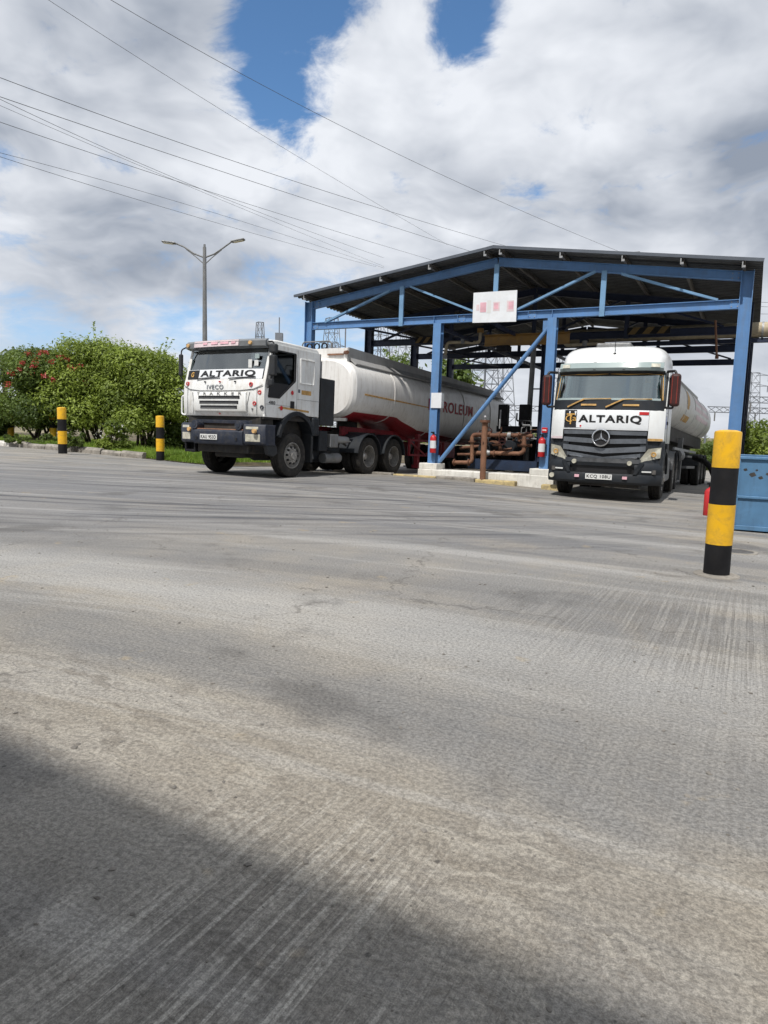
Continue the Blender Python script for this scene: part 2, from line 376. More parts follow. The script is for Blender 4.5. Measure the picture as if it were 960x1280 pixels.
# ------------------------------------------------------------------ materials
def ground_pt(px, py):
    d = direction(px, py); return (Vector((0, 0, EYE))+d*(EYE/-d.z)).xy
def concrete_yard():
    mm = bpy.data.materials.new('yard_concrete'); mm.use_nodes = True; MATS['yard'] = mm
    t = NT(mm.node_tree); t.d2 = True; b = t.n['Principled BSDF']
    P = t.add('ShaderNodeNewGeometry').outputs['Position']
    L = t.vmath('DOT_PRODUCT', P, (V.x, V.y, 0)); A = t.vmath('DOT_PRODUCT', P, (U.x, U.y, 0))
    def spot(px, py, r):
        """1 at a place in the yard, fading to 0 over r metres"""
        q = ground_pt(px, py); e = t.vmath('LENGTH', t.vmath('SUBTRACT', t.comb(t.math('MULTIPLY', t.vmath('DOT_PRODUCT', P, (1, 0, 0)), 1.0), t.vmath('DOT_PRODUCT', P, (0, 1, 0)), 0), (q.x, q.y, 0)))
        return t.ramp(e, 0, r, 1, 0)
    off = lambda x, y: t.vmath('ADD', P, (x, y, 0))
    big = t.noise(P, .22, 3, .55); mid = t.noise(P, 1.1, 4, .6); grit = t.noise(P, 55, 3, .75); fine = t.noise(P, 190, 2, .7)
    col = t.mix(t.ramp(t.math('ADD', t.math('MULTIPLY', big, .55), t.math('MULTIPLY', mid, .45)), .36, .64), (.222, .217, .208), (.292, .270, .235))
    dust = t.ramp(t.noise(off(7, 3), .55, 5, .65, .4), .48, .74)
    col = t.mix(t.math('MULTIPLY', dust, .55), col, (.325, .284, .222))
    # worn lanes across the yard (along V), gently curved
    Ac = t.math('ADD', A, t.math('MULTIPLY', t.math('POWER', t.math('ABSOLUTE', t.math('ADD', L, 3.0)), 2.0), .012))
    lane = t.noise(t.comb(t.math('MULTIPLY', Ac, 1.25), t.math('MULTIPLY', L, .05)), 1.0, 5, .62, .2)
    lane_w = t.ramp(A, 2.0, 8.5, .35, 1.0)
    col = t.mix(t.math('MULTIPLY', t.ramp(lane, .50, .64), t.math('MULTIPLY', lane_w, .50)), col, (.135, .138, .147))
    col = t.mix(t.math('MULTIPLY', t.ramp(lane, .47, .34), t.math('MULTIPLY', lane_w, .50)), col, (.355, .350, .338))
    # wheel lanes parallel to the bays: polished dark, dusty light and rough tan
    An = t.math('ADD', A, t.math('MULTIPLY', t.math('SUBTRACT', t.noise(t.comb(t.math('MULTIPLY', L, .35), A), .9, 4, .6), .5), 1.1))
    def lane_at(a_, w0, w1): return t.ramp(t.math('ABSOLUTE', t.math('SUBTRACT', An, a_)), w0, w1, 1, 0)
    col = t.mix(t.math('MULTIPLY', lane_at(2.85, .10, .70), .62), col, (.172, .170, .166))
    col = t.mix(t.math('MULTIPLY', lane_at(4.05, .10, .75), .55), col, (.350, .345, .333))
    col = t.mix(t.math('MULTIPLY', lane_at(5.25, .10, .80), .40), col, (.185, .183, .180))
    col = t.mix(t.math('MULTIPLY', lane_at(2.0, .15, .60), .55), col, (.228, .203, .165))
    col = t.mix(t.ramp(A, 1.9, 1.1, 0, .62), col, (.150, .145, .134))  # foreground shade painted into the nearest concrete, not a lane
    # narrow dark tyre streaks in the turning lane before the bays
    xx = t.vmath('DOT_PRODUCT', P, (1, 0, 0)); yy = t.vmath('DOT_PRODUCT', P, (0, 1, 0)); x4 = t.math('ADD', xx, 4.0)
    Yc = t.math('SUBTRACT', yy, t.math('MULTIPLY', t.math('MULTIPLY', x4, x4), .03))
    st = t.noise(t.comb(t.math('MULTIPLY', Yc, 3.6), t.math('MULTIPLY', xx, .12), 2.0), 1.0, 5, .7, .15)
    st_w = t.math('MULTIPLY', t.math('MULTIPLY', t.ramp(yy, 6.5, 9.5), t.ramp(yy, 15.5, 19.0, 1, 0)), t.ramp(xx, 1.0, 4.5, 1, .12))
    col = t.mix(t.math('MULTIPLY', st_w, t.ramp(mid, .3, .7, .40, .65)), col, (.150, .155, .168))
    col = t.mix(t.math('MULTIPLY', t.ramp(st, .52, .66), t.math('MULTIPLY', st_w, .82)), col, (.066, .068, .077))
    col = t.mix(t.math('MULTIPLY', t.ramp(st, .42, .30), t.math('MULTIPLY', st_w, .5)), col, (.40, .395, .385))
    # tracks swinging towards the camera
    D2 = t.vmath('DOT_PRODUCT', P, (.42, .907, 0)); E2 = t.vmath('DOT_PRODUCT', P, (.907, -.42, 0))
    D2 = t.math('ADD', D2, t.math('MULTIPLY', t.math('POWER', t.math('ABSOLUTE', E2), 2.0), .02))
    tr = t.noise(t.comb(t.math('MULTIPLY', D2, 1.9), t.math('MULTIPLY', E2, .10), 9.0), 1.0, 4, .6, .3)
    col = t.mix(t.math('MULTIPLY', t.ramp(tr, .54, .70), .35), col, (.142, .141, .140))
    col = t.mix(t.math('MULTIPLY', t.ramp(tr, .44, .34), .35), col, (.37, .362, .345))
    # tined grooves along U, worn away in places
    wob = t.math('MULTIPLY', t.noise(P, .8, 2, .5), .04)
    Lw = t.math('ADD', L, wob)
    gr = t.noise(t.comb(t.math('MULTIPLY', Lw, 44), t.math('MULTIPLY', A, .45), 0), 1.0, 2, .6)
    gr2 = t.noise(t.comb(t.math('MULTIPLY', Lw, 85), t.math('MULTIPLY', A, 2.2), 4), 1.0, 2, .6)
    gmask = t.ramp(t.noise(off(2.3, 11.1), .55, 4, .62, .3), .52, .68, 0, .40)
    gmask = t.math('MAXIMUM', gmask, t.math('MULTIPLY', t.math('MAXIMUM', spot(890, 790, 2.4), spot(310, 1235, 1.25)), t.ramp(mid, .34, .52)))
    gl = t.math('MULTIPLY', spot(310, 1235, 1.25), t.ramp(mid, .34, .52))
    g = t.math('ADD', t.math('MULTIPLY', gr, .62), t.math('MULTIPLY', gr2, .38))
    col = t.mix(t.math('MULTIPLY', t.ramp(g, .50, .60), t.math('MULTIPLY', gmask, .50)), col, (.130, .120, .108))
    col = t.mix(t.math('MULTIPLY', t.ramp(g, .48, .38), t.math('MULTIPLY', gmask, .30)), col, (.35, .333, .30))
    col = t.mix(t.math('MULTIPLY', t.ramp(g, .49, .36), t.math('MULTIPLY', gl, .75)), col, (.40, .385, .35))
    # scaly trowel marks in the foreground
    dq = t.noise(P, 3.2, 3, .6, col=True)
    q = t.vmath('ADD', t.comb(t.math('MULTIPLY', L, .50), t.math('MULTIPLY', A, 1.35), 0), t.vmath('SCALE', dq, .42))
    sc = t.noise(q, 8.5, 5, .70, .5)
    smask = t.math('MULTIPLY', t.ramp(t.noise(off(5.3, 1.1), .9, 3, .6), .34, .56, .45, 1), t.math('MAXIMUM', lane_at(1.95, .25, .75), t.ramp(A, 6, 3.5, .0, .10)))
    col = t.mix(t.math('MULTIPLY', t.ramp(sc, .50, .62), t.math('MULTIPLY', smask, .46)), col, (.36, .335, .290))
    col = t.mix(t.math('MULTIPLY', t.ramp(sc, .46, .36), t.math('MULTIPLY', smask, .50)), col, (.150, .132, .110))
    edge = t.math('ABSOLUTE', t.math('SUBTRACT', sc, .485))
    col = t.mix(t.math('MULTIPLY', t.ramp(edge, .0, .018, 1, 0), t.math('MULTIPLY', smask, .22)), col, (.100, .088, .074))
    # yellowish spots, oily blotches with some painted shade, dark specks
    col = t.mix(t.math('MULTIPLY', t.ramp(t.noise(off(9, 9), 2.3, 4, .6), .68, .78), .35), col, (.37, .29, .17))
    oil_shade = t.ramp(t.noise(off(1, 4), .8, 5, .62), .58, .76)
    oil_shade = t.math('MAXIMUM', oil_shade, t.math('MULTIPLY', t.math('MAXIMUM', spot(60, 1190, 1.0), spot(925, 690, 1.3)), t.ramp(mid, .40, .62)))  # the near left spot also paints the foreground shade darker
    col = t.mix(t.math('MULTIPLY', oil_shade, .55), col, (.082, .078, .075))
    for sc_, r0, r1, thr, amt, ch in ((5.0, .025, .06, .95, .75, 0), (26.0, .06, .16, .92, .5, 1)):
        vd = t.voro(P, sc_); vr = vd.node.outputs['Color']
        sxx = t.add('ShaderNodeSeparateXYZ'); t.put(sxx.inputs[0], vr)
        col = t.mix(t.math('MULTIPLY', t.math('MULTIPLY', t.ramp(vd, r0, r1, 1, 0), t.math('GREATER_THAN', sxx.outputs[ch], thr)), amt), col, (.05, .047, .044))
    ck = t.voro(t.vmath('ADD', P, t.vmath('SCALE', dq, .5)), .33, feature='DISTANCE_TO_EDGE')
    col = t.mix(t.math('MULTIPLY', t.ramp(ck, .0, .010, 1, 0), t.math('MULTIPLY', t.ramp(mid, .45, .6), .5)), col, (.08, .073, .066))
    col = t.mix(.50, col, t.mix(t.ramp(grit, .30, .70), (.45, .45, .45), (1.5, 1.5, 1.5)), 'MULTIPLY')
    col = t.mix(.30, col, t.mix(t.ramp(fine, .3, .7), (.5, .5, .5), (1.5, 1.5, 1.5)), 'MULTIPLY')
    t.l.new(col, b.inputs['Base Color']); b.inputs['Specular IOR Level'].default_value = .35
    t.put(b.inputs['Roughness'], t.ramp(lane, .35, .65, .90, .74))
    h = t.math('ADD', t.math('MULTIPLY', fine, .22), t.math('MULTIPLY', grit, .55))
    h = t.math('SUBTRACT', h, t.math('MULTIPLY', t.math('MULTIPLY', t.ramp(gr, .46, .60), t.math('MAXIMUM', spot(890, 790, 2.4), spot(310, 1235, 1.25))), 1.2))
    q2 = t.comb(t.math('MULTIPLY', L, .50), t.math('MULTIPLY', A, 1.35), 0)
    h = t.math('ADD', h, t.math('MULTIPLY', t.math('MULTIPLY', t.noise(q2, 9.0, 3, .65, .5), t.ramp(A, 5.6, 3.4, .06, 1)), 2.6))
    bn = t.add('ShaderNodeBump'); bn.inputs['Strength'].default_value = .6; bn.inputs['Distance'].default_value = .012
    t.put(bn.inputs['Height'], h); t.l.new(bn.outputs[0], b.inputs['Normal'])
concrete_yard()

def leaf_mat(name, dark, light, trans=.35):
    mm = bpy.data.materials.new(name); mm.use_nodes = True; MATS[name] = mm; t = NT(mm.node_tree); b = t.n['Principled BSDF']
    at_ = t.add('ShaderNodeAttribute', attribute_name='tint')
    c = t.mix(at_.outputs['Fac'], dark, light)
    t.l.new(c, b.inputs['Base Color']); b.inputs['Roughness'].default_value = .5; b.inputs['Specular IOR Level'].default_value = .35
    tl = t.add('ShaderNodeBsdfTranslucent'); t.l.new(t.mix(.5, c, (.35, .45, .06)), tl.inputs[0])
    mx = t.add('ShaderNodeMixShader'); mx.inputs[0].default_value = trans
    t.l.new(b.outputs[0], mx.inputs[1]); t.l.new(tl.outputs[0], mx.inputs[2])
    t.l.new(mx.outputs[0], t.n['Material Output'].inputs[0])
leaf_mat('leaf', (.018, .044, .010), (.38, .48, .085))
leaf_mat('leaf_dark', (.016, .036, .011), (.19, .27, .065))
leaf_mat('leaf_far', (.045, .070, .020), (.21, .26, .075))
leaf_mat('grass', (.10, .19, .02), (.36, .50, .08))
leaf_mat('petal', (.28, .012, .020), (.50, .06, .07), .25)
leaf_mat('petal_white', (.6, .6, .55), (.8, .8, .75), .25)
mat('soil', (.11, .085, .055), .95, var=.35, vscale=2, dirt=.6, dirtcol=(.05, .07, .02), bump=.6, bscale=14)
mat('earth', (.20, .17, .11), .95, var=.3, vscale=.15, dirt=.7, dirtcol=(.09, .11, .035), bump=.4)
mat('bark', (.10, .08, .06), .9, var=.3, bump=.5)
mat('kerb', (.27, .25, .22), .9, var=.3, vscale=2.5, dirt=.7, dirtcol=(.08, .07, .06), bump=.6, bscale=30)
mat('kerb_white', (.62, .60, .56), .85, var=.2, dirt=.6, bump=.4)
mat('white_concrete', (.74, .73, .69), .85, var=.10, vscale=2.5, dirt=.45, dirtcol=(.25, .22, .17), bump=.4, bscale=25, streak=.5)
mat('yellow_kerb', (.50, .40, .20), .85, var=.25, vscale=3, dirt=.8, dirtcol=(.22, .19, .15), bump=.4)
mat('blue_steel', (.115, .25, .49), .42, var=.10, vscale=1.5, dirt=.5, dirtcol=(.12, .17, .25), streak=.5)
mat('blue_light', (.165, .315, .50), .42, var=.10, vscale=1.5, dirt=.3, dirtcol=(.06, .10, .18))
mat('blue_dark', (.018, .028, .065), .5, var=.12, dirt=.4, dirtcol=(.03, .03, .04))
mat('roof_sheet', (.075, .078, .082), .5, .35, var=.12, vscale=.8, dirt=.5, dirtcol=(.06, .055, .05), streak=.3)
mat('roof_trim', (.10, .115, .14), .5, .2, var=.1)
mat('purlin', (.18, .17, .16), .55, .3, var=.2, dirt=.4)
mat('yellow', (.82, .46, .010), .45, var=.06, vscale=2, dirt=.5, dirtcol=(.30, .19, .05), coat=.15, bump=.08, bscale=60)
mat('black_paint', (.011, .011, .013), .62, var=.3, dirt=.25, dirtcol=(.028, .026, .024), bump=.1, spec=.22)
mat('truck_white', (.80, .81, .80), .36, var=.06, vscale=2, dirt=.48, dirtcol=(.42, .36, .27), coat=.3, streak=.55)
mat('truck_white2', (.78, .80, .80), .28, var=.03, vscale=1.5, dirt=.14, dirtcol=(.5, .45, .38), coat=.4, streak=.5)
mat('dark_plastic', (.020, .023, .027), .55, var=.25, dirt=.4, dirtcol=(.06, .055, .047), bump=.1)
mat('charcoal', (.017, .021, .027), .5, var=.15, dirt=.3, dirtcol=(.05, .047, .042), spec=.35)
mat('grille_grey', (.19, .21, .24), .4, .35, var=.15, dirt=.3, dirtcol=(.05, .05, .05))
mat('visor_grey', (.17, .18, .19), .35, var=.2, dirt=.4, dirtcol=(.10, .09, .08), coat=.3)
mat('navy', (.017, .024, .043), .55, var=.25, vscale=4, dirt=.7, dirtcol=(.095, .09, .085), streak=.3)
mat('tyre', (.020, .019, .018), .85, var=.3, dirt=.6, dirtcol=(.085, .075, .062), bump=.3, bscale=60)
mat('rim', (.42, .41, .39), .45, .55, var=.2, vscale=6, dirt=.6, dirtcol=(.10, .085, .07))
mat('rim_dark', (.12, .115, .11), .6, .4, var=.2, vscale=6, dirt=.6, dirtcol=(.05, .04, .035))
mat('chassis', (.030, .029, .028), .75, var=.4, dirt=.6, dirtcol=(.10, .085, .065))
mat('chrome', (.75, .76, .78), .18, 1.0, var=.05)
mat('lamp_glass', (.62, .60, .50), .12, .25, var=.25, vscale=9, coat=.6)
mat('lamp_amber', (.65, .40, .16), .25, var=.2, coat=.3)
mat('plate', (.70, .71, .70), .45, var=.06)
mat('ink', (.012, .012, .014), .5, var=.1)
mat('sticker_white', (.76, .79, .82), .45, var=.05, vscale=3, dirt=.15, dirtcol=(.55, .5, .45))
mat('gold', (.62, .36, .09), .4, var=.15)
mat('gold_faded', (.50, .30, .10), .6, var=.3, vscale=8)
mat('tape', (.22, .03, .02), .5, var=.2)
mat('red', (.55, .018, .022), .4, var=.1, dirt=.2, dirtcol=(.25, .05, .05), coat=.2)
mat('red_frame', (.26, .018, .028), .55, var=.2, dirt=.55, dirtcol=(.06, .03, .03))
mat('red_letter', (.44, .03, .04), .6, var=.2, vscale=9)
mat('pink_faded', (.72, .42, .48), .6, var=.15, vscale=5)
mat('pink_faint', (.70, .58, .60), .6, var=.08, vscale=5)
mat('dark_red', (.042, .011, .010), .5, var=.3)
mat('tank_white', (.72, .71, .69), .38, var=.06, vscale=.8, dirt=.42, dirtcol=(.40, .36, .31), coat=.15, streak=.6)
def tank_paint():
    mm = mat('tank_painted', (.78, .77, .75), .36, var=.06, vscale=.8, dirt=.5, dirtcol=(.40, .36, .31), coat=.15, streak=.6)
    t = NT(mm.node_tree); b = t.n['Principled BSDF']; src = b.inputs['Base Color'].links[0].from_socket
    sx = t.add('ShaderNodeSeparateXYZ'); t.put(sx.inputs[0], t.add('ShaderNodeTexCoord').outputs['Object'])
    y, z = sx.outputs[1], sx.outputs[2]
    f = t.math('MINIMUM', t.ramp(y, 2.45, 2.80, 1.30, 1.80, False), t.math('MINIMUM', t.ramp(y, 2.80, 5.2, 1.80, 1.66, False), t.ramp(y, 5.0, 6.4, 1.68, 1.36, False)))
    f = t.math('ADD', f, t.ramp(y, 6.4, 9, 0, -.12, False))
    m = t.ramp(t.math('SUBTRACT', f, z), -.004, .004)
    t.l.new(t.mix(m, src, (.30, .016, .024)), b.inputs['Base Color'])
tank_paint()
mat('tank_grey', (.30, .30, .30), .55, var=.12, vscale=1.2, dirt=.5, dirtcol=(.19, .18, .165), streak=.5)
mat('tank_silver', (.66, .66, .64), .36, .0, var=.08, dirt=.4, dirtcol=(.30, .27, .22), streak=.5)
mat('rust', (.150, .068, .040), .75, var=.25, vscale=4, dirt=.5, dirtcol=(.12, .06, .035), bump=.3, bscale=50)
mat('rust_light', (.225, .112, .066), .7, var=.2, vscale=4, dirt=.4, dirtcol=(.16, .08, .05), bump=.3, bscale=50)
mat('grey_metal', (.22, .225, .23), .5, .4, var=.15, dirt=.35)
mat('galvanised', (.34, .35, .36), .5, .5, var=.12, dirt=.25)
mat('lattice', (.20, .215, .245), .6, .3, var=.1)
mat('wire', (.09, .092, .10), .6, var=.1)
mat('insul', (.42, .36, .25), .6, var=.15, dirt=.4)
mat('ochre_dull', (.13, .08, .02), .6, var=.2)
mat('ochre', (.24, .13, .025), .55, var=.15, dirt=.4)
mat('teal', (.02, .36, .40), .8, var=.1)
mat('tealglass', (.31, .38, .38), .15, var=.05, coat=.5)
mat('interior', (.055, .052, .05), .85, var=.2)
mat('seat', (.07, .072, .085), .9, var=.2)
mat('curtain', (.22, .26, .28), .9, var=.3, vscale=6)
mat('skip_blue', (.085, .20, .35), .5, var=.12, vscale=2, dirt=.45, dirtcol=(.05, .09, .15), streak=.4)
mat('skip_dark', (.012, .026, .06), .5, var=.2, dirt=.4, dirtcol=(.02, .02, .03))
mat('wall_paint', (.42, .40, .36), .8, var=.1)
mat('pebble', (.17, .158, .142), .9, var=.4, vscale=3)
glass_mat('glass', (.66, .69, .69), 1.4, .17)
glass_mat('glass_clear', (.75, .78, .78), .8, .0)
glass_mat('glass_dark', (.07, .075, .08), .8, .0)
glass_mat('glass_teal', (.46, .60, .60), 1.7, .20)

# ------------------------------------------------------------------ setting: terrain, yard, verge, kerb
def nonuni(a, b, n0, n1, step):
    mid = np.arange(n0, n1+step*.5, step)
    lo = n0-np.geomspace(step, n0-a, 14)[::-1]; hi = n1+np.geomspace(step, b-n1, 14)
    return np.r_[lo, mid, hi]
xs = nonuni(-1500, 1500, -30, 30, 1.0); ys = nonuni(-400, 3000, -12, 50, 1.0)
tag(structure(grid_obj('terrain', xs, ys, lambda x, y: gz_np(x, y)-.06-.4*np.clip((y-50)/60, 0, 1), 'earth')), 'dry earth and scrub ground beyond the concrete yard', 'ground')
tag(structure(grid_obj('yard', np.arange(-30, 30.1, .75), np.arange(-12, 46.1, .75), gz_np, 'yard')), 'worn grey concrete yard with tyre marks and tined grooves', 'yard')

VL0, VL1, VT0, VT1 = -30., -1.6, -1.9, 20.
def verge_z(x, y): return gz_np(x, y)+.10
def build_verge():
    ls = np.linspace(VL0, VL1, 60); ts = np.linspace(VT0, VT1, 46)
    me = bpy.data.meshes.new('verge'); vs = []; fs = []
    for j, t in enumerate(ts):
        for i, l in enumerate(ls):
            p = C0.xy+V*l+U*t
            edge = min(1, (t-VT0)/.35, (VL1-l)/.35)
            vs.append((p.x, p.y, gz(p.x, p.y)+.02+.10*edge))
    n = len(ls)
    for j in range(len(ts)-1):
        for i in range(n-1): fs.append((j*n+i, j*n+i+1, (j+1)*n+i+1, (j+1)*n+i))
    me.from_pydata(vs, [], fs); me.shade_smooth(); me.materials.append(MATS['soil'])
    o = bpy.data.objects.new('verge', me); COL.objects.link(o)
    tag(structure(o), 'earth verge under the hedge beside the road', 'verge')
build_verge()

def np_mesh(name, verts, nper, tint, material, parent=None):
    """verts: (N*nper,3) -> N polygons of nper corners with a per-piece tint"""
    N = len(verts)//nper
    me = bpy.data.meshes.new(name)
    me.vertices.add(len(verts)); me.vertices.foreach_set('co', verts.astype(np.float32).ravel())
    me.loops.add(len(verts)); me.loops.foreach_set('vertex_index', np.arange(len(verts), dtype=np.int32))
    me.polygons.add(N); me.polygons.foreach_set('loop_start', np.arange(0, len(verts), nper, dtype=np.int32))
    me.update(calc_edges=True)
    a = me.attributes.new('tint', 'FLOAT', 'FACE'); a.data.foreach_set('value', np.clip(tint, 0, 1).astype(np.float32))
    me.materials.append(MATS[material]); o = bpy.data.objects.new(name, me); COL.objects.link(o)
    if parent is not None: o.parent = parent
    return o

def grass_patch():
    N = 90000
    r = np.random.rand(N, 2); t = VT0+.02+(r[:, 1]**1.6)*9.5; l = -16.5+r[:, 0]*14.8
    l[:6000] = -27+np.random.rand(6000)*11
    x = C0.x+V.x*l+U.x*t; y = C0.y+V.y*l+U.y*t
    z = gz_np(x, y)+.02+.10*np.clip((t-VT0)/.35, 0, 1)
    h = .06+.11*np.random.rand(N); h *= .7+.9*np.clip(np.sin(x*1.7)*np.sin(y*2.3+1), 0, 1)
    ang = np.random.rand(N)*2*np.pi; w = .008+.010*np.random.rand(N)
    lean = (np.random.rand(N, 2)-.5)*h[:, None]*1.1
    P = np.zeros((N, 3, 3)); dx = np.cos(ang)*w; dy = np.sin(ang)*w
    P[:, 0] = np.c_[x-dx, y-dy, z]; P[:, 1] = np.c_[x+dx, y+dy, z]; P[:, 2] = np.c_[x+lean[:, 0], y+lean[:, 1], z+h]
    o = np_mesh('grass', P.reshape(-1, 3), 3, np.random.rand(N)*.7+.3*np.sin(x*.9)*np.cos(y*.7), 'grass')
    tag(o, 'short green grass growing on the verge by the kerb', 'grass', kind='stuff')
grass_patch()

def build_kerb():
    k = empty('kerb', (0, 0, 0), label='broken concrete kerb edging the grass verge on the left', cat='kerb'); k['kind'] = 'structure'
    l = -24.0; i = 0
    while l < -4.9:
        ln = random.uniform(.8, 1.0); a = C0.xy+V*l+U*(VT0-.06); bq = C0.xy+V*(l+ln-.025)+U*(VT0-.06)
        if l > -14 and random.random() < .08: l += ln; continue
        za, zb = gz(a.x, a.y), gz(bq.x, bq.y); h = random.uniform(.15, .20); tilt = random.uniform(-.02, .02)
        mb = MB(); n = Vector((U.x, U.y, 0))
        A = Vector((a.x, a.y, za)); B = Vector((bq.x, bq.y, zb)); off = n*tilt
        vs = []
        for p in (A, B):
            vs += [p-n*.09+off-Vector((0,0,.1)), p+n*.09+off-Vector((0,0,.1)), p+n*.09+off+Vector((0,0,h)), p-n*.03+off+Vector((0,0,h)), p-n*.09+off+Vector((0,0,h*.62))]
            off = -n*tilt
        mb.add(vs, [(0,1,2,3,4), (9,8,7,6,5)]+[(j, 5+j, 5+(j+1) % 5, (j+1) % 5) for j in range(5)])
        o = mb.build('kerb_stone', 'kerb_white' if (abs(l+11.6) < .5) else 'kerb', k, bevel=.015)
        l += ln; i += 1
build_kerb()

# ------------------------------------------------------------------ the building behind the camera (casts the foreground shade)
def shade_building():
    # shadow edge on the ground passes these photograph points
    def ground(px, py):
        d = direction(px, py); return (Vector((0, 0, EYE))+d*(EYE/-d.z)).xy
    a = ground(0, 925); c = ground(780, 1250)
    Hh = 12.0; off = Vector((math.sin(SUN_BEAR), math.cos(SUN_BEAR)))*(Hh/math.tan(SUN_EL))
    a -= off*(Hh+.35)/Hh; c -= off*(Hh+.35)/Hh; d = (c-a).normalized(); nrm = Vector((-d.y, d.x))
    if nrm.y > 0: nrm = -nrm        # pointing away from the station
    o = empty('office_building', (a.x, a.y, 0), (0, 0, math.atan2(d.y, d.x)), 'pale office building whose roof edge shades the near concrete', 'building')
    mb = MB(); mb.box(-14, 22, -9, 0, Hh, Hh+.35); mb.build('roof', 'wall_paint', o)
    mb = MB(); mb.box(-13.5, 21.5, -8.8, -2.2, 0, Hh-.005); mb.build('wall', 'wall_paint', o)
    for x in range(-12, 21, 4):
        for z in (1.0, 4.6, 8.2): MB().box(x, x+1.6, -2.2, -2.12, z, z+1.4).build('window', 'glass_dark', o)
    for x in (-13, 21): MB().box(x-.15, x+.15, -.6, -.3, -.2, Hh-.005).build('post', 'wall_paint', o)
shade_building()

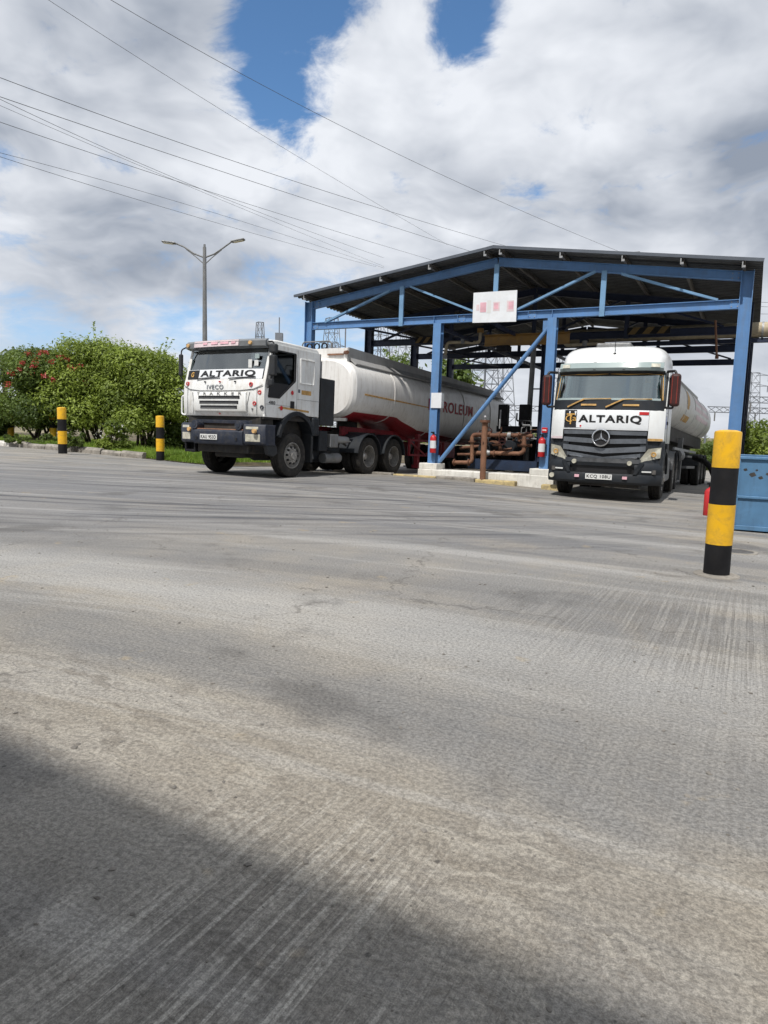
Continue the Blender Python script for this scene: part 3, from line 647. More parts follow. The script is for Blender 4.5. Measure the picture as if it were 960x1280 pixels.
# ------------------------------------------------------------------ canopy over the loading bays
W = 11.3426; S1 = .3621*W; S2 = .6313*W; Q1 = .2659*W; Q2 = W-Q1; BAY = 3.5704; NF = 4
ZC = 3.0; ZE = 3.577; ZA = 4.356
ZB = -.894                       # top of the plinth
OV = .42                         # roof overhang at the gables
SO = .28                         # and at the eaves
def zr(l):                       # top-chord height at lateral l
    return ZA-(ZA-ZE)*abs(l-W/2)/(W/2)
def build_canopy():
    c = empty('loading_canopy', C0, (SLOPE, 0, -YAW), 'open blue steel canopy with pitched dark sheet roof over the tanker loading bays', 'canopy')
    ch_h, ch_w = .20, .12
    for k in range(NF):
        t = k*BAY; bl = 'blue_steel' if k == 0 else 'blue_dark'  # rear frames take a darker blue, roof shade put into the colour
        g = lambda l: gz(*(cw(l, t, -1.2).xy))-EYE-t*SLOPE
        # columns (web seen from the front)
        for l in (0., W):
            MB().ibeam((l, t, g(l)-.1), (l, t, zr(l)+.02), .20, .25, up=(1, 0, 0)).build('column', bl, c)
            MB().box(l-.2, l+.2, t-.2, t+.2, g(l)-.1, g(l)+.06).build('base_plate', 'grey_metal', c)
        for l in ((S1, S2) if k == 0 else (S2,) if k == 1 else ()):
            base = ZB if k < 2 else g(l)
            MB().ibeam((l, t, base), (l, t, ZC-ch_h), .22, .20, up=(0, 1, 0)).build('column', bl, c)
        # chords
        MB().ibeam((.11, t, ZC-ch_h/2), (W-.11, t, ZC-ch_h/2), ch_w, ch_h).build('bottom_chord', bl, c)
        for a, b in ((.10, W/2-.01), (W/2+.01, W-.10)):
            MB().ibeam((a, t, zr(a)-ch_h/2), (b, t, zr(b)-ch_h/2), ch_w, ch_h).build('top_chord', bl, c)
        # web posts and diagonals, channels fixed to the front of the chords
        for l in (Q1, W/2, Q2):
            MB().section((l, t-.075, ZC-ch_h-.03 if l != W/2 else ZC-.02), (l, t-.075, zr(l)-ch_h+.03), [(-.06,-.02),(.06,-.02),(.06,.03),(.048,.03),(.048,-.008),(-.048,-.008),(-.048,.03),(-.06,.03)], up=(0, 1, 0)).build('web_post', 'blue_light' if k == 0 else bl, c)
        dz = .10
        for a, za, b, zb in ((.55, ZC, Q1-.38, zr(Q1-.38)-ch_h), (Q1+.22, zr(Q1+.22)-ch_h, W/2-.45, ZC), (W/2+.45, ZC, Q2-.22, zr(Q2-.22)-ch_h), (Q2+.38, zr(Q2+.38)-ch_h, W-.55, ZC)):
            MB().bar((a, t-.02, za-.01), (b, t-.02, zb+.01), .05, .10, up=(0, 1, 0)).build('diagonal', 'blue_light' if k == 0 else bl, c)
        if k == 0:
            for l, z in ((.21, ZC-ch_h/2), (W-.21, ZC-ch_h/2), (.24, zr(.24)-ch_h/2), (W-.24, zr(.24)-ch_h/2), (W*.42, ZC-ch_h/2), (W*.585, ZC-ch_h/2)):
                pl = MB().box(l-.10, l+.10, t-.018, t-.006, z-.08, z+.08).build('splice_plate', bl, c)
                for dx in (-.06, .06):
                    for dz_ in (-.05, .05): MB().cyl((l+dx, t-.018, z+dz_), (l+dx, t-.032, z+dz_), .014, n=6).build('bolt', 'galvanised', pl)
            for l in (S1-.12, S1+.55, S2-.62, S2-.02):
                MB().box(l-.006, l+.006, t-.062, t-.056+.05, ZC-ch_h+.016, ZC-.016).build('stiffener', bl, c)
    # purlins with turned-up end cleats at the gable
    for side in (0, 1):
        for f in (.015, .23, .45, .70, .965):
            l = f*W/2 if side == 0 else W-f*W/2
            z = zr(l)+.02
            MB().section((l, -OV+.02, z+.06), (l, (NF-1)*BAY+OV-.05, z+.06), [(-.03,-.06),(.03,-.06),(.03,-.05),(-.02,-.05),(-.02,.05),(.03,.05),(.03,.06),(-.03,.06)]).build('purlin', 'purlin', c)
            MB().box(l-.035, l+.035, -OV-.03, -OV+.02, z-.035, z+.01).box(l-.035, l-.012, -OV-.03, -OV+.02, z+.01, z+.09).build('cleat', 'galvanised', c)
    # ribbed roof sheets, each about a metre wide, ridge to eave
    T0, T1 = -OV, (NF-1)*BAY+OV
    ns = 12; sw = (T1-T0)/ns
    for side in (0, 1):
        for i in range(ns):
            mb = MB(); prof = []
            a = T0+i*sw
            for q in range(5):
                p = sw/5; x = a+q*p
                prof += [(x, 0), (x+p*.35, 0), (x+p*.5, .035), (x+p*.85, .035)]
            prof.append((a+sw, 0))
            l0, l1 = (-SO, W/2+.02) if side == 0 else (W+SO, W/2-.02)
            vs = []
            for dzz in (0, .006):
                for l in (l0, l1):
                    for (x, zz) in prof: vs.append((l, x, zr(l)+.145+zz+dzz+.002*(i % 2)))
            n = len(prof); fs = []
            for r in (0, 2):
                fs += [(r*n+j, r*n+j+1, (r+1)*n+j+1, (r+1)*n+j) for j in range(n-1)]
            for r in (0, 1): fs += [(r*n+j, r*n+j+1, (r+2)*n+j+1, (r+2)*n+j) for j in range(n-1)]
            mb.add(vs, fs).build('roof_sheet', 'roof_sheet', c)
    # barge trim on the gable edges and ridge cap
    for t in (T0-.012, T1+.012):
        for a, b in ((-SO-.01, W/2), (W+SO+.01, W/2)):
            MB().bar((a, t, zr(a)+.165), (b, t, zr(b)+.165), .016, .07).build('barge_trim', 'roof_trim', c)
    MB().prism([(W/2-.28, zr(W/2-.28)+.195), (W/2, ZA+.20), (W/2+.28, zr(W/2+.28)+.195), (W/2+.28, zr(W/2+.28)+.205), (W/2, ZA+.212), (W/2-.28, zr(W/2-.28)+.205)], 'y', T0, T1).build('ridge_cap', 'roof_trim', c)
    # round brace between the inner columns
    p = cl(549, 577, .02); q = cl(687, 408, .02)
    MB().cyl(p, q, .055, n=14).build('brace', 'blue_steel', c, smooth=40)
    MB().box(S1+.05, S1+.20, -.02, .0, ZB+.005, ZB+.22).build('gusset', 'blue_steel', c)
    MB().box(S2-.24, S2-.10, -.02, .0, ZC-.50, ZC-.24).build('gusset', 'blue_steel', c)
    for l in (W*.36, W*.5):
        MB().bar((l, 0.1, ZC-.28), (l, (NF-1)*BAY, ZC-.28), .06, .09).build('tie_beam', 'blue_dark', c)
    for k in range(1, NF):
        for l in (W*.12,):
            MB().bar((l, (k-1)*BAY+.1, ZC-.12), (l+(.9 if l < 5 else -.9), k*BAY-.1, ZC-.12), .05, .05).build('plan_brace', 'blue_dark', c)
    return c
build_canopy()

# hanging sign on the front truss
def sign_board():
    a = cl(590.5, 403.5, -.16); b = cl(645, 402, -.16); d = cl(592, 366, -.16); e = cl(646.5, 362.5, -.16)
    o = empty('sign_board', CM @ a, (SLOPE, 0, -YAW), 'white sign board with three faded pink prints fixed to the front truss', 'sign')
    P = [p-a for p in (a, b, e, d)]
    vs = [(p.x, 0, p.z) for p in P]+[(p.x, .02, p.z) for p in P]
    MB().add(vs, [(0,1,2,3), (7,6,5,4)]+[(i, 4+i, 4+(i+1) % 4, (i+1) % 4) for i in range(4)]).build('panel', 'sticker_white', o)
    w = P[1].x; h = P[3].z
    def q(u, v): return (P[0].x*(1-u)*(1-v)+P[1].x*u*(1-v)+P[2].x*u*v+P[3].x*(1-u)*v, P[0].z*(1-u)*(1-v)+P[1].z*u*(1-v)+P[2].z*u*v+P[3].z*(1-u)*v)
    for (u0, u1, v0, v1, m_) in ((.17, .31, .34, .66, 'pink_faded'), (.47, .62, .36, .66, 'pink_faint'), (.49, .59, .42, .62, 'pink_faded'), (.78, .94, .33, .68, 'pink_faint'), (.82, .93, .40, .64, 'pink_faded'), (.33, .42, .30, .72, 'plate'), (.08, .15, .40, .6, 'pink_faint')):
        A = [q(u0, v0), q(u1, v0), q(u1, v1), q(u0, v1)]; dpt = -.003 if m_ != 'pink_faded' else -.005
        MB().add([(x, dpt, z) for x, z in A]+[(x, .004, z) for x, z in A], [(0,1,2,3)]+[(i, 4+i, 4+(i+1) % 4, (i+1) % 4) for i in range(4)]).build('faded_print', m_, o)
    MB().box(w*.3, w*.34, .02, .12, .1, h-.1).box(w*.66, w*.7, .02, .12, .1, h-.1).build('bracket', 'grey_metal', o)
sign_board()

# white-painted concrete plinth between the inner columns
def plinth():
    o = empty('plinth', CM @ Vector((S1, -.3, -1.25)), (SLOPE, 0, -YAW), 'low white-painted concrete plinth under the two front canopy columns', 'plinth')
    x1 = S2-S1
    zt = ZB+1.25
    MB().box(-.30, x1+.34, 0, .62, -.22, zt-.16).build('kerb_beam', 'white_concrete', o, bevel=.02)
    MB().box(-.28, .24, .02, .60, zt-.165, zt).build('pad', 'white_concrete', o, bevel=.02)
    MB().box(x1-.30, x1+.32, .02, .60, zt-.165, zt).build('pad', 'white_concrete', o, bevel=.02)
    MB().box(-.28, x1+.30, .625, 9.5, -.30, zt-.22).build('slab', 'kerb', o, bevel=.01)
    for a, b in ((-.9, .35), (1.45, 2.5), (x1+.1, x1+.75)):
        MB().box(a, b, -.30, -.06, -.25, .03 if b < 2.6 else .0).build('yellow_curb', 'yellow_kerb', o, bevel=.03)
    MB().box(-2.8, -.95, -.30, -.06, -.30, .05).build('grey_curb', 'kerb', o, bevel=.03)
    MB().box(.36, 1.44, -.30, -.06, -.30, .05).build('grey_curb', 'kerb', o, bevel=.03)
plinth()

def extinguisher(name, loc, rz, r, h, label, bracket=True, band=True):
    o = empty(name, loc, (0, 0, rz), label, 'extinguisher')
    MB().lathe([(0, .0), (0, r*.93), (h*.02, r), (h*.72, r), (h*.80, r*.75), (h*.84, r*.35), (h*.87, r*.33), (h*.87, 0)], (0, 0, 0), 'z', 18).build('cylinder', 'red', o, smooth=40)
    if band: MB().lathe([(h*.22, r*1.012), (h*.58, r*1.012)], (0, 0, 0), 'z', 18).build('label_band', 'sticker_white', o, smooth=40)
    MB().box(-r*.25, r*.25, -r*.3, r*.3, h*.86, h*.95).box(-r*.9, r*.3, -r*.12, r*.12, h*.94, h*1.0).build('valve', 'black_paint', o)
    MB().bend([(r*.2, 0, h*.9), (r*1.15, -.01, h*.86), (r*1.2, 0, h*.35)], r*.13, 7).build('hose', 'black_paint', o, smooth=50)
    if bracket: MB().box(-r*.6, r*.6, r*.9, r*1.25, h*.3, h*.5).build('bracket', 'grey_metal', o)
    return o
p = cl(541, 566, -.20); extinguisher('fire_extinguisher', CM @ p, -YAW, .085, .56, 'red fire extinguisher hung on the left inner canopy column')
p = cl(676.5, 571, -.20); extinguisher('fire_extinguisher', CM @ p, -YAW, .085, .56, 'red fire extinguisher with white label on the column by the right truck')
p = at(886, 641, 12.6); p.z = gz(p.x, p.y)+.002
extinguisher('fire_extinguisher', p, .4, .10, .60, 'red fire extinguisher standing on the concrete behind the near bollard', False, False)
# white notice and small red call point on the columns
p = cl(545, 510, -.125); q = cl(545, 491, -.125)
o = empty('notice_plate', CM @ p, (SLOPE, 0, -YAW), 'plain white notice wrapped on the left inner canopy column', 'notice')
MB().box(-.15, .145, -.012, 0, 0, q.z-p.z).build('plate', 'sticker_white', o); MB().box(.146, .152, -.01, .16, 0, q.z-p.z).build('side_plate', 'sticker_white', o)
p = cl(681, 540, -.13); o = empty('call_point', CM @ p, (SLOPE, 0, -YAW), 'small red alarm call point on the column above the extinguisher', 'alarm')
MB().box(-.07, .07, -.05, 0, -.02, .11).build('housing', 'red', o, bevel=.008); MB().box(-.05, .05, -.056, -.045, .03, .06).build('press_plate', 'plate', o)

# ------------------------------------------------------------------ pumps and pipework between the bays
def pump_station():
    T = 1.6
    o = empty('pump_skid', CM @ Vector((S1, 0, -1.1)), (SLOPE, 0, -YAW), 'blue pump skid with rusty brown pipework and black motors between the bays', 'pump skid')
    B = Vector((S1, 0, -1.1))
    def k(px, py, t): return cl(px, py, t)-B
    a = k(586, 583, T-.5); b = k(672, 573, T-.5)
    MB().box(a.x, b.x, T-.5, T-.42, a.z-.05, a.z+.22).box(a.x, b.x, T+.6, T+.68, a.z-.05, a.z+.22).box(a.x, a.x+.08, T-.42, T+.6, a.z-.05, a.z+.22).box(b.x-.08, b.x, T-.42, T+.6, a.z-.05, a.z+.22).build('skid_frame', 'blue_dark', o)
    MB().box(a.x, b.x, T-.5, T-.44, a.z-.05, a.z+.22).build('skid_rail', 'skip_dark', o).location = (0, -.065, 0)
    # rusty pipes
    P = lambda *q: [k(*w) for w in q]
    MB().bend(P((566, 578, .9), (590, 578, .9), (590, 546, .9)), .055, 12).build('pipe', 'rust_light', o, smooth=50)
    MB().bend(P((590, 560, .9), (590, 543, .9), (612, 543, 1.1), (612, 541, 1.6)), .05, 12).build('pipe', 'rust', o, smooth=50)
    MB().bend(P((590, 566, 1.1), (650, 567, 1.1), (655, 564, 1.1), (655, 545, 1.1)), .058, 12).build('pipe', 'rust_light', o, smooth=50)
    MB().bend(P((592, 544, 1.15), (640, 544, 1.15), (666, 545, 1.15)), .055, 12).build('pipe', 'rust', o, smooth=50)
    MB().bend(P((572, 568, 1.4), (600, 568, 1.4), (640, 561, 1.5)), .04, 10).build('pipe', 'rust', o, smooth=50)
    MB().bend(P((575, 560, 1.9), (620, 556, 1.9), (665, 557, 1.9)), .045, 10).build('pipe', 'rust', o, smooth=50)
    for (px, py, t) in ((586, 578, .9), (568, 578, .9), (625, 544, 1.15), (637, 544, 1.15), (649, 545, 1.15), (610, 567, 1.1), (618, 567, 1.1)):
        p = k(px, py, t); MB().cyl(p-Vector((.018, 0, 0)), p+Vector((.018, 0, 0)), .098, n=14).build('flange', 'rust', o, smooth=40)
    for (px, py, t) in ((590, 552, .9), (655, 556, 1.1)):
        p = k(px, py, t); MB().cyl(p-Vector((0, 0, .018)), p+Vector((0, 0, .018)), .098, n=14).build('flange', 'rust', o, smooth=40)
    p = k(637, 544, 1.12); MB().cyl(p-Vector((.05, 0, 0)), p+Vector((.05, 0, 0)), .085, n=14).build('coupling', 'galvanised', o, smooth=40)
    p = k(609, 566, 1.06); MB().lathe([(-.09, 0), (-.085, .06), (0, .088), (.085, .06), (.09, 0)], p, 'x', 14).build('strainer', 'galvanised', o, smooth=50)
    # motors and pump casings behind
    for px, py in ((610, 561), (640, 559)):
        p = k(px, py, 2.0)
        MB().lathe([(-.35, 0), (-.35, .17), (-.30, .20), (.30, .20), (.35, .14), (.42, .13), (.42, 0)], p, 'y', 18).build('motor', 'charcoal', o, smooth=40)
        MB().lathe([(.42, 0), (.42, .25), (.60, .25), (.64, .1), (.64, 0)], p, 'y', 18).build('pump_casing', 'rust', o, smooth=40)
    # control boxes on a black bench
    a = k(622, 533, 2.6); b = k(684, 533, 2.6)
    MB().box(a.x, b.x, 2.5, 3.0, a.z-.16, a.z+.02).build('bench', 'black_paint', o)
    for x in (a.x+.08, b.x-.1): MB().box(x-.04, x+.04, 2.6, 2.7, -.2, a.z-.165).build('bench_leg', 'black_paint', o)
    for px0, px1 in ((622, 634.5), (648, 663)):
        a2 = k(px0, 530, 2.55); b2 = k(px1, 505.5, 2.55)
        MB().box(a2.x, b2.x, 2.52, 2.80, a.z+.022, b2.z).build('control_box', 'black_paint', o, bevel=.03)
    p = k(659, 534, 2.9); q = k(661, 430, 2.9)
    MB().cyl((p.x, 2.95, p.z-1.0), (p.x+.05, 2.95, q.z), .075, n=12).build('riser_pipe', 'grey_metal', o, smooth=40)
    p = k(676, 534, 2.2); q = k(679, 430, 2.2)
    MB().ibeam((p.x, 2.2, p.z-1.0), (p.x, 2.2, q.z), .16, .16, up=(1, 0, 0)).build('stanchion', 'blue_dark', o)
    p = k(662, 486, 2.9); q = k(678, 486, 2.9)
    MB().cyl((p.x, 2.95, p.z), (q.x, 2.95, p.z), .02, n=8).build('conduit', 'grey_metal', o)
    for px0, px1, t_, h_ in ((604, 640, 3.4, .95), (644, 672, 3.5, 1.05), (612, 660, 4.6, 1.1)):
        a3 = k(px0, 560, t_); b3 = k(px1, 560, t_)
        MB().box(a3.x, b3.x, t_, t_+.7, -.3, h_).build('equipment_cabinet', 'black_paint', o, bevel=.03)
    # small-bore tangle
    rng = random.Random(3)
    for i in range(14):
        a = k(rng.uniform(604, 672), rng.uniform(535, 560), 2.2); h = rng.uniform(.2, .6); dx = rng.uniform(-.5, .5)
        MB().bend([a, a+Vector((0, 0, h*.5)), a+Vector((dx, .1, h*.5)), a+Vector((dx, .1, h))], rng.uniform(.012, .03), 7, .06).build('small_pipe', rng.choice(['rust', 'grey_metal', 'dark_plastic', 'galvanised']), o, smooth=50)
    for i in range(5):
        a = k(rng.uniform(600, 668), rng.uniform(538, 560), 1.5)
        w = MB(); w.lathe([(-.012, .085), (-.012, .11), (.012, .11), (.012, .085), (-.012, .085)], a, 'y', 16); w.box(a.x-.09, a.x+.09, a.y-.008, a.y+.008, a.z-.01, a.z+.01); w.cyl(a, a+Vector((0, .3, 0)), .015)
        w.build('valve_wheel', 'dark_red', o, smooth=40)
pump_station()

p = cl(603, 603, -.52); q = cl(603, 528, -.52)
pw = CM @ p; hh = (CM @ q).z-pw.z
o = empty('standpipe', (pw.x, pw.y, gz(pw.x, pw.y)), (0, 0, -YAW), 'rusty brown standpipe with flanged top in front of the white plinth', 'standpipe')
dz = pw.z-gz(pw.x, pw.y)+hh
MB().cyl((0, 0, -.05), (0, 0, dz), .075, n=16).build('pipe', 'rust_light', o, smooth=40)
MB().cyl((0, 0, dz), (0, 0, dz+.03), .13, n=16).cyl((0, 0, dz+.034), (0, 0, dz+.06), .13, n=16).build('flange', 'rust', o, smooth=40)
MB().cyl((0, 0, dz+.06), (0, 0, dz+.16), .02, n=8).lathe([(.12, 0), (.13, .045), (.17, .03), (.18, 0)], (0, 0, dz), 'z', 10).build('air_valve', 'galvanised', o, smooth=40)
MB().cyl((0, -.075, dz-.5), (0, -.10, dz-.5), .02, n=8).build('plug', 'rust', o)

# ------------------------------------------------------------------ overhead pipe, hoist beams and loading arms under the roof
a = cl(958, 412, 4.2)
o = empty('overhead_pipe', CM @ Vector((W, 4.2, a.z)), (SLOPE, 0, -YAW), 'thick lagged pipe running out of the right side of the canopy', 'pipe')
MB().cyl((-5.6, 0, 0), (9, 0, 0), .20, n=20).build('lagging', 'insul', o, smooth=40)
for x in (.35, 1.4, 2.9, 4.6): MB().cyl((x, 0, 0), (x+.05, 0, 0), .212, n=20).build('joint_band', 'galvanised', o, smooth=40)
MB().bar((-5.6, 0, -.28), (9, 0, -.28), .14, .11).build('support_beam', 'blue_dark', o)
MB().bar((8.6, 0, -.33), (8.6, 0, -5.6), .16, .16, up=(0, 1, 0)).build('support_post', 'blue_dark', o)
for i, (x0, x1, y0, t, lab) in enumerate(((606, 712, 426, 1.7, 'ochre hoist beam under the middle of the canopy roof'),)):
    a = cl(x0, y0, t); b = cl(x1, y0-2, t)
    o = empty('hoist_beam', CM @ a, (SLOPE, 0, -YAW), lab, 'beam')
    MB().ibeam((0, 0, 0), (b.x-a.x, 0, 0), .18, .30).build('girder', 'ochre', o)
    MB().box(.4, .75, -.16, .16, -.32, -.16).build('trolley', 'black_paint', o, bevel=.02)
    for x in (.1, b.x-a.x-.1): MB().bar((x, 0, .15), (x, 0, ZC-.2-a.z), .08, .08, up=(0, 1, 0)).build('hanger', 'blue_dark', o)
for (x0, x1, y0, t, lab) in ((784, 838, 414, 2.4, 'black and yellow striped clearance bar above the right truck'), (519, 548, 425.5, 2.4, 'black and yellow striped clearance bar above the left tanker')):
    a = cl(x0, y0, t); b = cl(x1, y0-1, t); L_ = b.x-a.x
    o = empty('clearance_bar', CM @ a, (SLOPE, 0, -YAW), lab, 'clearance bar')
    MB().box(0, L_, 0, .05, -.09, .09).build('bar', 'black_paint', o)
    n = max(3, int(L_/.28))
    for i in range(n):
        x = L_*(i+.25)/n; w_ = L_/n*.5
        MB().prism([(x-.07, -.088), (x-.07+w_, -.088), (min(x+.07+w_, L_), .088), (x+.07, .088)], 'y', -.004, .02).build('stripe', 'ochre_dull', o)
    MB().bar((.1, .03, .09), (.1, .03, ZC-.2-a.z), .03, .03, up=(0, 1, 0)).bar((L_-.1, .03, .09), (L_-.1, .03, ZC-.2-a.z), .03, .03, up=(0, 1, 0)).build('hanger', 'black_paint', o)
def loading_arm(px, py, t, lab, flip):
    a = cl(px, py, t); s = flip
    o = empty('fuel_loader', CM @ a, (SLOPE, 0, -YAW), lab, 'fuel loader', 'fuel loaders under the canopy')
    MB().bend([(0, 0, .3), (0, 0, 0), (s*1.1, .1, .05), (s*1.15, .1, -.35)], .05, 10).build('arm', 'insul', o, smooth=50)
    MB().cyl((0, 0, .28), (0, 0, .40), .10, n=12).build('swivel', 'ochre', o, smooth=40)
    MB().cyl((s*.55, .05, -.02), (s*.55, .05, .12), .08, n=12).build('joint', 'grey_metal', o, smooth=40)
    MB().cyl((s*1.15, .1, -.34), (s*1.15, .1, -.44), .075, n=12).build('nozzle', 'galvanised', o, smooth=40)
loading_arm(600, 428, 2.6, 'bent pale fuel loader pipe hanging over the left tanker', -1)
loading_arm(706, 432, 3.0, 'bent pale fuel loader pipe hanging behind the column by the right truck', 1)
p = cl(893, 415, 3.2); q = cl(896, 447, 3.2)
o = empty('hanging_rod', CM @ q, (SLOPE, 0, -YAW), 'brown rod hanging from the roof near the right canopy column', 'rod')
MB().cyl((0, 0, 0), (p.x-q.x, 0, p.z-q.z+.3), .028, n=8).build('rod', 'rust_light', o, smooth=40); MB().cyl((0, 0, -.03), (0, 0, .05), .045, n=8).build('hook_weight', 'rust', o)

# ------------------------------------------------------------------ trucks
WHEELS = {}
def wheel(parent, x, y, r, kind, side, turn=0.):
    """tyre (named wheel) with rim below it; side = +1 outer face towards +x"""
    key = (kind, side, r)
    if key not in WHEELS:
        w = .29 if kind == 'steer' else .60
        T = MB(); R_ = r; o = (0, 0, 0)
        def tyre(x0, x1):
            xm = (x0+x1)/2; hw = (x1-x0)/2
            pr = [(-hw*.80, R_*.56), (-hw*.98, R_*.64), (-hw, R_*.78), (-hw*.93, R_*.93), (-hw*.80, R_*.985)]
            for g in (-.45, 0, .45): pr += [(hw*(g-.07), R_), (hw*(g-.05), R_*.975), (hw*(g+.05), R_*.975), (hw*(g+.07), R_)]
            pr += [(hw*.80, R_*.985), (hw*.93, R_*.93), (hw, R_*.78), (hw*.98, R_*.64), (hw*.80, R_*.56)]
            T.lathe([(xm+a, q) for a, q in pr], o, 'x', 36)
        if kind == 'steer': tyre(-.145, .145)
        else: tyre(-.30, -.02); tyre(.02, .30)
        tm = T.mesh('wheel', 35); tm.materials.append(MATS['tyre'])
        Rm = MB(); e = w/2
        if kind == 'steer':
            Rm.lathe([(e*.55, R_*.60), (e*.92, R_*.585), (e*.92, R_*.555), (e*.35, R_*.52), (e*.35, R_*.46), (e*.75, R_*.40), (e*.98, R_*.33), (e*.98, R_*.20), (e*1.25, R_*.17), (e*1.25, 0)], o, 'x', 28, side)
            hx, hr, br = e*.93*side, R_*.37, R_*.265
        else:
            Rm.lathe([(e*.7, R_*.60), (e*.97, R_*.585), (e*.97, R_*.55), (e*.55, R_*.53), (e*.12, R_*.50), (e*.08, R_*.40), (e*.12, R_*.22), (e*.55, R_*.19), (e*.66, R_*.12), (e*.66, 0)], o, 'x', 28, side)
            hx, hr, br = e*.13*side, R_*.43, R_*.30
        for k in range(10):
            a = k*math.pi/5; Rm.cyl((hx-.01*side, br*math.cos(a), br*math.sin(a)), (hx+.025*side, br*math.cos(a), br*math.sin(a)), .016, n=6)
        rm = Rm.mesh('rim', 35); rm.materials.append(MATS['rim'])
        Hm = MB()
        for k in range(10):
            a = (k+.5)*math.pi/5; c = Vector((hx, hr*math.cos(a), hr*math.sin(a))); Hm.cyl(c-Vector((.03*side, 0, 0)), c+Vector((.012*side, 0, 0)), R_*.055, n=8)
        hm = Hm.mesh('hand_hole', 35); hm.materials.append(MATS['ink'])
        WHEELS[key] = (tm, rm, hm)
    tm, rm, hm = WHEELS[key]
    a = bpy.data.objects.new('wheel', tm); COL.objects.link(a); a.parent = parent; a.location = (x, y, r); a.rotation_euler = (random.uniform(0, 6), 0, turn)
    a.rotation_mode = 'ZYX' if False else 'XYZ'
    for nme, me in (('rim', rm), ('hand_holes', hm)):
        q = bpy.data.objects.new(nme, me); COL.objects.link(q); q.parent = a
    return a

def arch(mb, x0, x1, y, z, r0, r1, a0, a1, n=14):
    """mudguard: ring sector across x"""
    vs = []
    for i in range(n+1):
        a = a0+(a1-a0)*i/n
        for xx in (x0, x1):
            for r in (r0, r1): vs.append((xx, y+r*math.cos(a), z+r*math.sin(a)))
    fs = []
    for i in range(n):
        b = i*4; c = b+4
        fs += [(b, c, c+1, b+1), (b+2, b+3, c+3, c+2), (b, b+2, c+2, c), (b+1, c+1, c+3, b+3)]
    fs += [(0, 1, 3, 2), (n*4, n*4+2, n*4+3, n*4+1)]
    return mb.add(vs, fs)

def sect(hw, zb, zt, n=40, e=2.6):
    cz = (zb+zt)/2; hh = (zt-zb)/2; out = []
    for i in range(n):
        a = 2*math.pi*i/n; c, s = math.cos(a), math.sin(a)
        out.append((hw*math.copysign(abs(c)**(2/e), c), cz+hh*math.copysign(abs(s)**(2/e), s)))
    return out
def tank_shell(stations, e=2.6, n=40):
    """stations: (y, hw, zb, zt) -> list of rings"""
    return [[(x, y, z) for x, z in sect(hw, zb, zt, n, e)] for (y, hw, zb, zt) in stations]
def ring_faces(rings, keep):
    n = len(rings[0]); vs = [p for r in rings for p in r]; fs = []
    for i in range(len(rings)-1):
        for k in range(n):
            if keep(i, k): fs.append((i*n+k, i*n+(k+1) % n, (i+1)*n+(k+1) % n, (i+1)*n+k))
    return vs, fs

def interior(c, hw, yf, zfloor, zdash, zroof, yb, curtain):
    MB().box(-hw+.06, hw-.06, yf+.12, yf+.55, zfloor+.3, zdash).build('dashboard', 'interior', c, bevel=.04)
    for x in (-.62, .62):
        MB().box(x-.27, x+.27, yf+.85, yf+1.35, zfloor+.35, zfloor+.6).box(x-.27, x+.27, yf+1.30, yf+1.48, zfloor+.5, zdash+.45).build('seat', 'seat', c, bevel=.05)
    ring = MB().lathe([(-.015, .19), (-.015, .22), (.015, .22), (.015, .19), (-.015, .19)], (.62, yf+.62, zdash+.02), 'y', 20); ring.build('steering_wheel', 'ink', c, smooth=40)
    MB().box(-hw+.05, hw-.05, yb-.10, yb-.06, zfloor, zroof).build('rear_lining', curtain, c)

